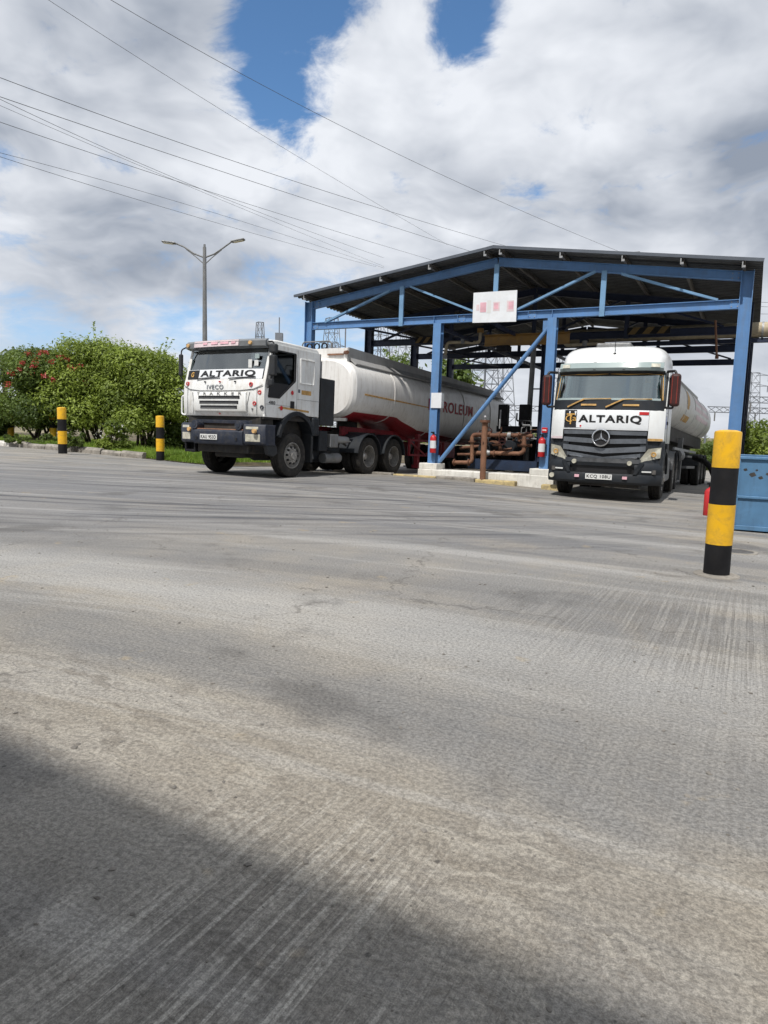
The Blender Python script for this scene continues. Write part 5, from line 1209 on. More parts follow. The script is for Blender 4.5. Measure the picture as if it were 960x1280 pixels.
    for s in (-1, 1):
        MB().holed(outer, [win], s*hw, s*(hw-.05)).build('side_panel', 'truck_white2', c, bevel=.01)
        MB().prism(win, 'x', s*(hw-.03), s*(hw-.036)).build('side_window', 'glass_dark', c)
        fr = MB(); pw = win+[win[0]]
        for a, b in zip(pw[:-1], pw[1:]): fr.bar((s*(hw+.003), a[0], a[1]), (s*(hw+.003), b[0], b[1]), .03, .024, up=(1, 0, 0))
        fr.build('window_seal', 'ink', c)
        for a, b in (((-.10, 1.32), (-.10, 2.84)), ((-.95, 1.98), (-.1, 1.98))): MB().bar((s*(hw+.001), *a), (s*(hw+.001), *b), .006, .012, up=(1, 0, 0)).build('door_seam', 'grey_metal', c)
        MB().box(*sorted((s*hw, s*(hw+.02))), -.32, -.16, 1.72, 1.80).build('door_handle', 'ink', c, bevel=.01)
        # mirrors: tall dark red housings
        q = MB(); q.box(*sorted((s*1.29, s*1.50)), -1.16, -.98, 2.10, 2.80); mir = q.build('mirror', 'dark_red', c, bevel=.06, seg=3)
        MB().box(*sorted((s*1.325, s*1.34)), -1.167, -1.155, 2.16, 2.74).box(*sorted((s*1.43, s*1.445)), -1.167, -1.155, 2.16, 2.74).build('reflective_tape', 'tape', mir)
        MB().box(*sorted((s*1.31, s*1.48)), -.985, -.975, 2.16, 2.74).build('mirror_glass', 'chrome', mir)
        MB().bend([(s*1.2, -.90, 2.86), (s*1.37, -1.05, 2.86), (s*1.40, -1.07, 2.78)], .03, 8).build('mirror_arm', 'ink', c, smooth=50)
        MB().bend([(s*1.2, -.98, 2.08), (s*1.36, -1.07, 2.06), (s*1.39, -1.07, 2.14)], .025, 8).build('mirror_arm', 'ink', c, smooth=50)
        # bumper corners, steps
        MB().prism([(-1.10, .40), (-.58, .40), (-.56, .9), (-.62, 1.36), (-1.10, 1.34)], 'x', s*1.12, s*1.245).build('step_panel', 'charcoal', c, bevel=.03)
        for z in (.55, .92): MB().box(*sorted((s*1.15, s*1.255)), -.92, -.66, z, z+.10).build('step_tread', 'dark_plastic', c, bevel=.01)
        a = MB(); arch(a, *sorted((s*.92, s*1.24)), 0, .52, .58, .66, math.radians(5), math.radians(150), 14); a.build('front_mudguard', 'charcoal', c, smooth=35)
        MB().box(*sorted((s*1.0, s*1.22)), .50, .95, .70, 1.32).build('fairing', 'dark_plastic', c, bevel=.04)
        wheel(c, s*1.06, 0, .51, 'steer', s)
        wheel(c, s*.94, 3.0, .51, 'drive', s); wheel(c, s*.94, 4.35, .51, 'drive', s)
        for y in (3.0, 4.35):
            a = MB(); arch(a, *sorted((s*.62, s*1.25)), y, .51, .585, .62, math.radians(5), math.radians(172), 14); a.build('rear_mudguard', 'charcoal', c, smooth=35)
    MB().box(hw, hw+.003, -.66, -.42, 1.62, 1.92).build('door_sticker', 'navy', c); MATS['door_blue'] = mat('door_blue', (.05, .10, .48), .5)
    MB().box(hw+.002, hw+.005, -.64, -.44, 1.64, 1.90).build('door_sticker', 'door_blue', c)
    MB().box(-hw+.02, hw-.02, .90, .955, 1.2, 2.85).build('back_panel', 'truck_white2', c); MB().box(-hw+.05, hw-.05, -1.0, .9, 1.28, 1.34).build('floor', 'interior', c)
    interior(c, hw, -1.2, 1.34, 2.16, 2.85, .9, 'curtain')
    for x, y, z, w_, h_, mn in ((.80, -1.10, 2.42, .13, .20, 'tealglass'), (1.0, -1.05, 2.50, .12, .17, 'teal'), (1.0, -1.08, 2.30, .12, .17, 'teal'), (.82, -1.06, 2.58, .12, .10, 'gold')):
        q = sf(Vector((x, y, z))); MB().box(q.x-w_/2, q.x+w_/2, q.y, q.y+.006, q.z-h_/2+.08, q.z+h_/2+.08).build('paper', mn, c)
    # bumper
    Bb = lambda rows, x0, x1, nx=14, th=.2: MB().bow(rows, x0, x1, .34, nx, th, 1.25, 4.)
    Bb([(.37, -1.37), (.42, -1.42), (.55, -1.43), (.60, -1.41)], -1.25, 1.25).build('bumper_lower', 'charcoal', c, smooth=35)
    Bb([(.60, -1.36), (.80, -1.36)], -.80, .80, 10, .06).build('bumper_intake', 'ink', c)
    Bb([(.76, -1.40), (.84, -1.425), (.93, -1.39)], -.82, .82, 10, .06).build('bumper_centre', 'charcoal', c, smooth=35)
    for s in (-1, 1):
        a, b = sorted((s*.70, s*1.25))
        Bb([(.58, -1.39), (.68, -1.43), (.80, -1.42), (.86, -1.37)], a, b, 8, .12).build('bumper_corner', 'charcoal', c, smooth=35)
        MB().add([sf(Vector(p)) for p in ((s*.80, -1.45, .86), (s*.68, -1.44, .60), (s*.75, -1.44, .60), (s*.90, -1.45, .86), (s*.80, -1.38, .86), (s*.68, -1.37, .60), (s*.75, -1.37, .60), (s*.90, -1.38, .86))], [(0,1,2,3),(4,7,6,5),(0,3,7,4),(1,0,4,5),(2,1,5,6),(3,2,6,7)]).build('bumper_blade', 'charcoal', c)
        a, b = sorted((s*.78, s*1.25))
        Bb([(1.12, -1.33), (1.22, -1.345), (1.34, -1.31)], a, b, 8, .1).build('lamp_brow', 'charcoal', c, smooth=35)
        # headlamp: slanted glass
        vs = []
        for off in (0, .05):
            for x, z in ((.74, .85), (1.20, .98), (1.21, 1.21), (.96, 1.17)): vs.append(sf(Vector((s*x, -1.385+off, z))))
        MB().add(vs, [(0,1,2,3),(7,6,5,4)]+[(i, 4+i, 4+(i+1) % 4, (i+1) % 4) for i in range(4)]).build('headlamp', 'lamp_glass', c)
        q = sf(Vector((s*1.07, -1.395, 1.05))); MB().lathe([(-.012, .02), (-.02, .05), (-.005, .06)], q, 'y', 14).build('lamp_ring', 'gold_faded', c)
        Bb([(.86, -1.37), (1.13, -1.31)], a, b, 8, .06).build('lamp_housing', 'charcoal', c)
        q = sf(Vector((s*.60, -1.445, .845))); MB().lathe([(-.03, 0), (-.03, .05), (.03, .055)], q, 'y', 16).build('round_lamp', 'lamp_glass', c)
        a, b = sorted((s*.86, s*1.05)); MB().bow([(.655, -1.445), (.685, -1.445)], a, b, .34, 3, .02, 1.25, 4.).build('day_light', 'plate', c)
        q = Vector((s*1.10, -1.40+.34*(1.10/1.25)**4-.03, .66)); MB().box(q.x-.04, q.x+.04, q.y-.02, q.y+.03, q.z-.04, q.z+.05).build('fog_lamp', 'rim_dark', c)
        MB().box(s*.52-.05, s*.52+.05, -1.45, -1.42, .49, .55).build('reflector', 'pink_faded', c)
    q = sf(Vector((-1.12, -1.46, .52))); MB().lathe([(-.03, 0), (-.03, .055), (.03, .06)], (-1.13, -1.24, .50), 'y', 16).build('round_lamp', 'lamp_glass', c)
    MB().box(-.33, .25, -1.446, -1.436, .46, .58).build('number_plate', 'plate', c, bevel=.004)
    text('KCQ 108U', .52, .085, 'ink', c, (-.04, -1.446, .52), bold=.015)
    MB().box(-.75, .8, -1.2, -.5, .30, .42).box(-.9, .9, -.55, -.35, .35, .6).build('underrun_bar', 'chassis', c, bevel=.02)
    MB().cyl((-1.0, 0, .51), (1.0, 0, .51), .07, n=12).box(-.6, .6, -.08, .08, .38, .58).build('front_axle', 'chassis', c)
    for s in (-1, 1): MB().box(*sorted((s*.38, s*.46)), -.9, 5.2, .72, .98).build('chassis_rail', 'chassis', c)
    for y in (3.0, 4.35): MB().cyl((-1.0, y, .51), (1.0, y, .51), .10, n=12).build('rear_axle', 'chassis', c)
    MB().box(.65, 1.18, 1.05, 2.3, .35, .95).build('fuel_tank', 'grey_metal', c, bevel=.06); MB().box(-1.18, -.65, 1.05, 2.3, .35, .95).build('fuel_tank', 'grey_metal', c, bevel=.06)
    MB().box(-.55, .55, 2.9, 4.4, .99, 1.18).build('fifth_wheel', 'chassis', c)
    return c
tr2 = tractor_right(); tr2.scale = (.945, .945, .955)

Y3 = .505
def trailer_right():
    k = A2+U2*3.7
    c = empty('tank_trailer', (k.x, k.y, gz(k.x, k.y)), (-.036, 0, -Y3), 'silvery white tank trailer with faded lettering behind the right tractor', 'tank trailer')
    st = []
    for y, q in ((-1.35, .10), (-1.33, .6), (-1.27, .82), (-1.15, .93), (-.95, 1.0)): st.append((y, 1.2*q, 2.42-.82*q, 2.42+.82*q))
    for y in np.linspace(-.4, 10.2, 14): st.append((float(y), 1.2, 1.60, 3.24))
    for y, q in ((10.35, .96), (10.5, .86), (10.6, .6), (10.64, .1)): st.append((y, 1.2*q, 2.42-.82*q, 2.42+.82*q))
    vs, fs = ring_faces(tank_shell(st, 2.5, 48), lambda i, k: True)
    MB().add(vs, fs).build('tank', 'tank_silver', c, smooth=50)
    for y in (1.2, 3.6, 6.0, 8.4):
        MB().tube([(x, y, z) for x, z in sect(1.206, 1.594, 3.246, 48, 2.5)][:48], .012, 6).build('weld_ring', 'tank_silver', c, smooth=60)
    for s in (-1, 1): MB().box(*sorted((s*.62, s*.66)), -.6, 10.2, 3.12, 3.40).build('coaming', 'tank_grey', c)
    MB().bend([(.64, .6, 3.4), (.64, .7, 3.75), (.64, 1.1, 3.75), (.64, 1.2, 3.4)], .018, 7).build('handrail', 'galvanised', c, smooth=50)
    def patch(name, m_, poly, off=.004):
        sx_ = lambda z: 1.2*(1-min(.999, abs((z-2.42)/.82))**2.5)**(1/2.5)+off
        vs = []
        y0, y1, z0, z1 = poly; N = 6
        for i in range(N+1):
            z = z0+(z1-z0)*i/N; vs += [(sx_(z), y0, z), (sx_(z), y1, z)]
        MB().add(vs, [(2*i, 2*i+1, 2*i+3, 2*i+2) for i in range(N)]).build(name, m_, c)
    for y0, y1, z0, z1 in ((1.35, 1.85, 2.30, 2.82), (1.25, 1.95, 2.42, 2.70)): patch('round_emblem', 'gold_faded', (y0, y1, z0, z1), .004 if y1 < 1.9 else .007)
    patch('stripe_block', 'gold_faded', (.9, 2.4, 1.95, 2.12))
    for z, y0, y1 in ((2.74, 3.6, 8.6), (2.50, 3.6, 9.0), (2.26, 4.2, 8.8)): patch('faded_lettering', 'pink_faint', (y0, y1, z-.07, z+.07))
    for s in (-1, 1):
        MB().box(*sorted((s*.42, s*.52)), -.4, 10.3, 1.12, 1.36).build('subframe_rail', 'chassis', c)
        MB().box(*sorted((s*.95, s*1.08)), 2.0, 2.15, .25, 1.5).build('landing_leg', 'grey_metal', c)
        MB().box(*sorted((s*1.0, s*1.15)), 3.0, 5.6, .60, .68).box(*sorted((s*1.0, s*1.15)), 3.0, 5.6, .95, 1.0).build('side_guard', 'grey_metal', c)
        MB().bar((s*1.10, -.2, 1.14), (s*1.10, 5.9, 1.14), .05, .07).build('side_rail', 'galvanised', c)
        MB().cyl((s*1.02, 1.0, .98), (s*1.02, 1.9, .98), .17, n=16).build('air_tank', 'grey_metal', c, smooth=40)
        MB().box(*sorted((s*.3, s*.9)), -.3, 10.2, 1.36, 1.75).build('saddle', 'chassis', c)
    for y in (6.6, 7.85, 9.1):
        MB().cyl((-.9, y, .5), (.9, y, .5), .075, n=12).build('axle', 'chassis', c)
        for s in (-1, 1):
            wheel(c, s*.93, y, .50, 'drive', s)
            a = MB(); arch(a, *sorted((s*.65, s*1.22)), y, .50, .57, .60, math.radians(20), math.radians(160), 12); a.build('mudguard', 'dark_plastic', c, smooth=35)
    MB().cyl((0, 0, 1.18), (0, 0, 1.4), .3, n=16).build('kingpin_plate', 'chassis', c)
trailer_right()
p = at(872, 577, 19.5); q = at(900, 590, 18.0)
hp = [at(868, 572, 19.6), at(874, 574, 19.3), at(881, 577, 18.9), at(888, 584, 18.5), at(893, 596, 18.2)]
hp += [Vector((hp[-1].x+.25, hp[-1].y+.1, gz(hp[-1].x, hp[-1].y)+.07)), Vector((hp[-1].x+1.4, hp[-1].y+.6, gz(hp[-1].x+1.2, hp[-1].y+.6)+.07))]
tag(MB().tube(hp, .075, 10).build('discharge_hose', 'black_paint', smooth=50), 'thick black hose drooping beside the right tanker behind the bollard', 'hose')

# ------------------------------------------------------------------ bollards
def bollard(loc, h, r, label, lean=(0, 0)):
    o = empty('bollard', loc, (lean[0], lean[1], random.uniform(0, 3)), label, 'bollard', 'striped bollards round the yard')
    MB().lathe([(-.1, 0), (-.1, r), (h-.04, r), (h-.02, r*.97), (h-.02, 0)], (0, 0, 0), 'z', 28).build('post', 'black_paint', o, smooth=40)
    y = r+.0025
    MB().lathe([(-.03, r*1.9), (.012, r*1.75), (.022, r*1.3), (.02, r*1.01)], (0, 0, 0), 'z', 22).build('footing', 'kerb', o, smooth=50)
    MB().lathe([(h*.22, r), (h*.22, y), (h*.495, y), (h*.495, r)], (0, 0, 0), 'z', 28).build('yellow_band', 'yellow', o, smooth=40)
    MB().lathe([(h*.745, r), (h*.745, y), (h-.035, y), (h-.018, y*.97), (h-.004, y*.6), (h, 0)], (0, 0, 0), 'z', 28).build('yellow_band', 'yellow', o, smooth=40)
    return o
def on_ground(px, py, Yg):
    y = Yg
    for _ in range(30):          # march to the ground sheet
        p = at(px, py, y); e = p.z-gz(p.x, p.y); d = direction(px, py); y -= e/(d.z/d.y) if abs(d.z) > 1e-4 else 0
        y = max(1, min(80, y))
    p = at(px, py, y); p.z = gz(p.x, p.y); return p
p = on_ground(895, 719, 6.7); bollard(p, 1.42*p.y/6.7, .119*p.y/6.7, 'yellow and black striped bollard standing alone close by on the right')
pb = at(78.5, 567, 20.7); bollard((pb.x, pb.y, gz(pb.x, pb.y)), 1.39, .125, 'striped bollard at the kerb in front of the flowering bush, left of the left truck')
pb = at(200.5, 574, 20.9); bollard((pb.x, pb.y, gz(pb.x, pb.y)-.02), 1.36, .120, 'striped bollard on the grass edge next to the left truck cab')
pb = at(67, 556, 26.6); bollard((pb.x, pb.y, gz(pb.x, pb.y)+.08), 1.25, .12, 'striped bollard half hidden in the bush behind the kerb bollard')
pb = at(14, 549, 27.0); bollard((pb.x, pb.y, gz(pb.x, pb.y)+.05), 1.2, .12, 'striped bollard in the hedge shade at the far left edge')
# iron cover beside the near bollard
pc = on_ground(922, 690, 7.6)
o = empty('iron_cover', pc, (0, 0, .3), 'small round iron cover in the concrete behind the near bollard', 'cover')
MB().cyl((0, 0, -.02), (0, 0, .008), .17, n=24).build('lid', 'rim_dark', o); MB().lathe([(.0, .175), (.012, .18), (.012, .215), (.0, .22)], (0, 0, 0), 'z', 24).build('ring', 'kerb', o)

# ------------------------------------------------------------------ blue steel container on the right
def skip():
    p = on_ground(914, 663, 10.6)
    o = empty('steel_container', p, (0, 0, -YAW+.05), 'pale blue steel waste container at the right edge of the yard', 'container')
    L_, D_, H_ = 2.6, 1.5, 1.09
    MB().box(0, L_, 0, .03, .05, H_).build('front_wall', 'skip_blue', o); MB().box(0, L_, D_-.03, D_, .05, H_).build('back_wall', 'skip_blue', o)
    MB().box(0, .03, .03, D_-.03, .05, H_).build('side_wall', 'skip_blue', o); MB().box(L_-.03, L_, .03, D_-.03, .05, H_).build('side_wall', 'skip_blue', o)
    MB().box(.03, L_-.03, .03, D_-.03, .05, .08).build('floor', 'skip_blue', o)
    MB().box(-.03, L_+.03, -.035, .035, H_-.002, H_+.04).box(-.03, .035, .035, D_, H_-.002, H_+.04).box(-.03, L_+.03, D_-.035, D_+.035, H_-.002, H_+.04).build('rim', 'skip_blue', o, bevel=.008)
    MB().box(.0, L_, -.03, 0, .50, .54).build('rib', 'skip_blue', o, bevel=.008); MB().box(.0, L_, -.03, 0, .02, .09).build('bottom_rail', 'skip_blue', o, bevel=.008)
    MB().box(-.015, .05, -.03, 0, .092, H_-.005).build('corner_post', 'skip_blue', o, bevel=.008)
    for x in (1.0, 2.0): MB().box(x, x+.05, -.028, 0, .10, .49).build('rib', 'skip_blue', o, bevel=.008)
    for x, z, r in ((.22, .86, .05), (.33, .82, .035), (.42, .88, .03), (.12, .93, .03), (.27, .93, .02), (.5, .84, .02)):
        MB().add([(x-r, -.002, z), (x-.2*r, -.002, z-r*.7), (x+r, -.002, z-.2*r), (x+.4*r, -.002, z+r*.8), (x-.6*r, -.002, z+r*.5)], [(0, 1, 2, 3, 4)]).build('paint_chip', 'chassis', o)
    for x in (.3, L_-.4): MB().box(x, x+.12, .2, D_-.2, -.02, .05).build('skid', 'chassis', o)
skip()

# ------------------------------------------------------------------ street lamp behind the hedge
def street_lamp():
    p = at(256.5, 560, 32.); z0 = gz(p.x, p.y); top = at(256, 309, 32.).z
    o = empty('street_lamp', (p.x, p.y, z0), (0, 0, -.05), 'tall grey double-armed street lamp rising behind the left truck', 'street lamp')
    h = top-z0
    MB().tube([(0, 0, 0), (0, 0, h*.5), (0, 0, h)], [.13, .11, .075], 12).build('pole', 'grey_metal', o, smooth=40)
    MB().cyl((0, 0, h), (0, 0, h+.12), .05, n=8).build('cap', 'grey_metal', o)
    for s in (-1, 1):
        dz = .22 if s < 0 else .42
        P = [Vector((0, 0, h-.45)), Vector((s*.45, -.05, h-.30)), Vector((s*.9, -.1, h-.02)), Vector((s*1.25, -.14, h+dz*.5))]
        arm = MB().tube(P, .035, 8).build('arm', 'grey_metal', o, smooth=40)
        MB().tube([Vector((0, 0, h-.75)), Vector((s*.35, -.04, h-.45)), Vector((s*.8, -.09, h-.12))], .022, 7).build('stay', 'grey_metal', arm, smooth=40)
        a = P[-1]; q = Vector((s*1.85, -.2, h+dz*.75))
        d = (q-a).normalized()
        hd = MB(); hd.bar(a, q, .26, .07); hd.build('lamp_head', 'grey_metal', arm, bevel=.025)
        MB().bar(a+d*.12-Vector((0, 0, .045)), q-d*.05-Vector((0, 0, .045)), .2, .02).build('lens', 'lamp_glass', arm)
street_lamp()

# ------------------------------------------------------------------ foliage
def leaf_cloud(rng, blobs, n, size, squash=1., shell=.55):
    """leaf quads spread through a set of ellipsoid clumps -> (verts, tint)"""
    vol = np.array([b[3]*b[4]*b[5] for b in blobs])**.7; idx = rng.choice(len(blobs), n, p=vol/vol.sum())
    B = np.array(blobs)[idx]
    d = rng.normal(size=(n, 3)); d /= np.linalg.norm(d, axis=1)[:, None]
    r = (shell+(1-shell)*rng.random(n))**.8*(1+.16*rng.normal(size=n))
    c = B[:, :3]+d*r[:, None]*B[:, 3:6]
    # leaf frame: roughly outward facing, drooping
    nrm = d*.8+rng.normal(size=(n, 3))*.55+np.array([0, 0, .5]); nrm /= np.linalg.norm(nrm, axis=1)[:, None]
    a = np.cross(nrm, rng.normal(size=(n, 3))); a /= np.linalg.norm(a, axis=1)[:, None]; b = np.cross(nrm, a)
    s = size*(.6+.8*rng.random(n))
    P = np.zeros((n, 4, 3))
    P[:, 0] = c-a*s[:, None]; P[:, 1] = c-b*s[:, None]*.42+nrm*s[:, None]*.10; P[:, 2] = c+a*s[:, None]; P[:, 3] = c+b*s[:, None]*.42+nrm*s[:, None]*.10
    clump = rng.random(len(blobs))[idx]
    return P.reshape(-1, 3), np.clip(.25*rng.random(n)+.5*clump+.25*rng.random(n), 0, 1)

def shrub(name, label, cat, base, rx, ry, h, nb, nl, size, material, seed, group=None, flowers=None, lift=.25, trunks=5, sprigs=0, tmat='bark'):
    rng = np.random.default_rng(seed)
    o = empty(name, base, label=label, cat=cat, group=group)
    blobs = []
    for i in range(nb):
        a = rng.random()*2*math.pi; q = rng.random()**.55; zz = lift*h+(1-lift)*h*rng.random()
        k = 1-.55*max(0, (zz/h-.45)/.55)**1.6
        s = h*(.10+.09*rng.random())
        blobs.append((rx*q*k*math.cos(a), ry*q*k*math.sin(a), min(zz, h-s*.7), s*1.25, s*1.25, s))
    P, t = leaf_cloud(rng, blobs, nl, size)
    if sprigs:                  # loose shoots poking out of the outline
        extra = []; 
        for i in range(sprigs):
            b = blobs[rng.integers(len(blobs))]; d = rng.normal(size=3); d[2] = abs(d[2])+.5; d /= np.linalg.norm(d)
            for j in range(12):
                q = np.array(b[:3])+d*(b[5]*.8+j*.045*h/3+.05); extra.append((*q, .05*h/3, .05*h/3, .05*h/3))
        P2, t2 = leaf_cloud(rng, extra, sprigs*26, size*.8, shell=.1); P = np.r_[P, P2]; t = np.r_[t, t2*.6+.4]
    np_mesh('crown', P, 4, t, material, o)
    mb = MB()
    for i in range(trunks):
        b = blobs[rng.integers(len(blobs))]; x0 = rng.normal()*rx*.12; y0 = rng.normal()*ry*.12
        m1 = (x0*.6+b[0]*.4, y0*.6+b[1]*.4, b[2]*.5); mb.tube([(x0, y0, -.1), m1, (b[0], b[1], b[2])], [h*.016, h*.012, h*.006], 7)
        for j in range(3):
            b2 = blobs[rng.integers(len(blobs))]; mb.tube([m1, ((m1[0]+b2[0])/2, (m1[1]+b2[1])/2, (m1[2]+b2[2])/2+.1), b2[:3]], [h*.009, h*.006, h*.003], 5)
    mb.build('stems', tmat, o, smooth=60)
    if flowers:
        fb, fn, fs, fm = flowers
        P, t = leaf_cloud(rng, fb, fn, fs, shell=.3); np_mesh('flowers', P, 4, t, fm, o)['kind'] = 'stuff'
    return o

def gb(px, py, Y, dz=.1):
    p = at(px, py, Y); return (p.x, p.y, gz(p.x, p.y)+dz)
GH = 'hedge shrubs along the verge'
b0 = Vector(gb(52, 540, 27.3))
def fl(px, py, Y, r, base): q = at(px, py, Y)-base; return (q.x, q.y, q.z, r, r*.8, r*.7)
flw = [fl(px, py, 25.9+((px*7+py) % 5)*.12, .17, b0) for px, py in ((36, 442), (50, 441), (28, 454), (45, 450), (57, 440), (38, 467), (14, 467), (64, 452), (24, 462), (85, 448), (88, 460), (76, 446), (42, 458), (68, 474), (10, 480), (100, 456), (55, 470), (108, 478))]
shrub('flowering_bush', 'large green bush sprinkled with red blossoms at the left of the hedge', 'bush', b0, 1.75, 1.4, 3.55, 60, 44000, .064, 'leaf_dark', 11, GH, (flw, 560, .05, 'petal'), .22, 7, 30)
shrub('leafy_bush', 'large bright green bush between the two kerbside bollards', 'bush', gb(120, 545, 27.4), 1.95, 1.3, 3.95, 64, 52000, .064, 'leaf', 12, GH, None, .30, 8, 34)
shrub('leafy_bush', 'rounded bright green bush beside the left truck cab', 'bush', gb(182, 548, 26.7), 1.7, 1.2, 3.7, 56, 46000, .064, 'leaf', 13, GH, None, .28, 7, 30)
shrub('leafy_bush', 'darker green bush partly hidden behind the left truck', 'bush', gb(222, 548, 27.5), 1.1, 1.2, 2.1, 30, 12000, .085, 'leaf_dark', 14, GH, None, .15, 5, 16)
shrub('leafy_bush', 'dark green bush cut off by the left edge of the photograph', 'bush', gb(-14, 536, 27.5), 1.5, 1.4, 1.7, 36, 14000, .085, 'leaf_dark', 15, GH, None, .12, 5, 12)
shrub('low_shrub', 'small shrub with pale flowers in front of the green bush', 'shrub', gb(140, 559, 22.8), .5, .35, .95, 22, 4200, .055, 'leaf', 16, GH, ([(.3, -.2, .75, .3, .2, .25), (-.3, -.2, .55, .3, .2, .25), (.0, -.3, .6, .4, .1, .3)], 60, .035, 'petal_white'), .1, 6, 10)
shrub('low_shrub', 'small dark shrub beside the left kerbside bollard', 'shrub', gb(92, 556, 22.4), .4, .35, .55, 12, 1800, .05, 'leaf_dark', 17, GH, None, .1, 4, 6)
shrub('low_shrub', 'low clipped edging plant by the kerb at the far left', 'shrub', gb(40, 551, 23.9), 1.3, .3, .36, 20, 3600, .05, 'leaf_dark', 18, GH, None, .05, 4, 6)

def palm(px, py, Y, h, lab):
    p = at(px, py, Y); z0 = gz(p.x, p.y); o = empty('palm_tree', (p.x, p.y, z0), label=lab, cat='palm'); H_ = p.z-z0
    MB().tube([(0, 0, -.1), (.1, 0, H_*.5), (0, 0, H_)], [.18, .15, .12], 9).build('trunk', 'bark', o, smooth=50)
    rng = np.random.default_rng(4); V_ = []
    for i in range(18):
        a = i*2*math.pi/18+rng.random()*.3; el = rng.uniform(-.2, .9); L_ = h*rng.uniform(.8, 1.1)
        for j in range(60):
            u = j/59; x = L_*u*math.cos(el); z = L_*u*math.sin(el)-.55*L_*u*u
            c = np.array([math.cos(a)*x, math.sin(a)*x, H_+z]); side = np.array([-math.sin(a), math.cos(a), 0])
            for s in (-1, 1):
                tip = c+side*s*.45*L_*(1-u*.7)*.6+np.array([math.cos(a)*.12, math.sin(a)*.12, -.22*L_*.6])
                w = np.array([math.cos(a), math.sin(a), 0])*.025
                V_ += [c-w, c+w, tip]
    V_ = np.array(V_); np_mesh('crown', V_, 3, rng.random(len(V_)//3)*.6, 'leaf_dark', o)
palm(3, 446, 40, 1.9, 'dark palm with drooping fronds behind the hedge at the far left')

def tree(px, py_top, Y, rx, h, lab, seed, material='leaf_far', size=.14, nl=9000, group='trees beyond the canopy'):
    p = at(px, py_top, Y); z0 = -.6 if Y > 30 else gz(p.x, p.y); H_ = p.z-z0
    shrub('leafy_tree', lab, 'tree', (p.x, p.y, z0), rx, rx, H_, 30, nl, size, material, seed, group, None, max(.25, 1-h/H_), 4, 8)
tree(567, 451, 42, .62, 3.0, 'green leafy tree rising behind the left tanker under the canopy', 31, 'leaf_dark', .17, 2600)
tree(498, 447, 55, .55, 2.0, 'small tree top showing over the left tank trailer', 32, 'leaf_dark', .15, 1500)
GR = 'bushes at the right background'
for i, (px, py, Y, rx, lab, m_) in enumerate(((951, 527, 26, .95, 'tall pale green bush behind the blue container at the right edge', 'leaf'), (934, 545, 27, .75, 'lower pale green bush behind the near bollard top', 'leaf_far'),
                                             (905, 548, 45, 1.2, 'dark shrub in the background between the right tanker and the near bollard', 'leaf_dark'), (888, 556, 48, 1.1, 'dry shrub right behind the end of the right tanker', 'leaf_far'), (975, 530, 30, 1.6, 'bush just beyond the right edge behind the blue container', 'leaf'))):
    p = at(px, py, Y); z0 = gz(p.x, p.y)-.1
    shrub('leafy_bush', lab, 'bush', (p.x, p.y, z0), rx, rx, max(.9, p.z-z0), 26, 7000, .075, m_, 40+i, GR, None, .1, 5, 10)
# far belt of scrub along the skyline
rng = np.random.default_rng(9); bl = []
for i in range(260):
    x = rng.uniform(-120, 190); y = rng.uniform(95, 150); h = rng.uniform(1.0, 2.6); bl.append((x, y, -1.3+h*.4, rng.uniform(2, 4.5), 2., h))
P, t = leaf_cloud(rng, bl, 60000, .42); tag(np_mesh('distant_scrub', P, 4, t, 'leaf_far'), 'far belt of scrub along the skyline', 'scrub', kind='stuff')

# ------------------------------------------------------------------ substation: lattice towers, gantries, wires
def lattice(px, py_top, Y, wb, wt, lab, arms=0, panels=9, th=.06, arm_w=2.2, zb=-1.0):
    p = at(px, py_top, Y); o = empty('lattice_tower', (p.x, p.y, zb), (0, 0, random.uniform(.2, 1.0)), lab, 'pylon', 'lattice towers of the substation')
    h = p.z-zb; mb = MB(); c = [(-1, -1), (1, -1), (1, 1), (-1, 1)]
    w = lambda z: (wb+(wt-wb)*min(1, z/h/.92))/2
    for sx, sy in c: MB().bar((sx*w(0), sy*w(0), 0), (sx*w(h), sy*w(h), h), th*.65, th*.65, up=(0, 1, 0)).build('leg', 'lattice', o)
    for i in range(panels):
        z0 = h*(1-(1-i/panels)**1.0); z1 = h*(i+1)/panels
        for k in range(4):
            a, b = c[k], c[(k+1) % 4]
            mb.bar((a[0]*w(z0), a[1]*w(z0), z0), (b[0]*w(z1), b[1]*w(z1), z1), th*.32, th*.32, up=(.3, .2, 1))
            mb.bar((b[0]*w(z0), b[1]*w(z0), z0), (a[0]*w(z1), a[1]*w(z1), z1), th*.32, th*.32, up=(.3, .2, 1))
            mb.bar((a[0]*w(z1), a[1]*w(z1), z1), (b[0]*w(z1), b[1]*w(z1), z1), th*.5, th*.5)
    mb.build('bracing', 'lattice', o)
    for i in range(arms):
        z = h*(1-.03-.12*i); am = MB()
        for s in (-1, 1):
            am.bar((s*w(z), 0, z), (s*arm_w, 0, z+.1), th*.7, th*.7).bar((s*w(z), 0, z+h*.03), (s*arm_w, 0, z+.1), th*.6, th*.6)
            am.cyl((s*arm_w, 0, z+.1), (s*arm_w, 0, z-.5), .05, n=6)
        am.build('cross_arm', 'lattice', o)
    return o
lattice(325, 403, 70, 1.7, .55, 'lattice tower peeking over the left truck cab', 0, 9, .09)
lattice(415, 398, 75, 3.0, 1.0, 'lattice tower left of the first dark canopy column', 0, 9, .09)
lattice(475, 400, 62, 2.4, .9, 'lattice tower just right of the first dark canopy column' , 1, 9, .085, 1.5)
lattice(489, 425, 95, 2.6, 1.0, 'faint lattice tower between the dark rear columns', 0, 9, .08)
lattice(508, 418, 80, 2.8, .9, 'lattice tower left of the second dark rear column' , 1, 9, .085, 1.6)
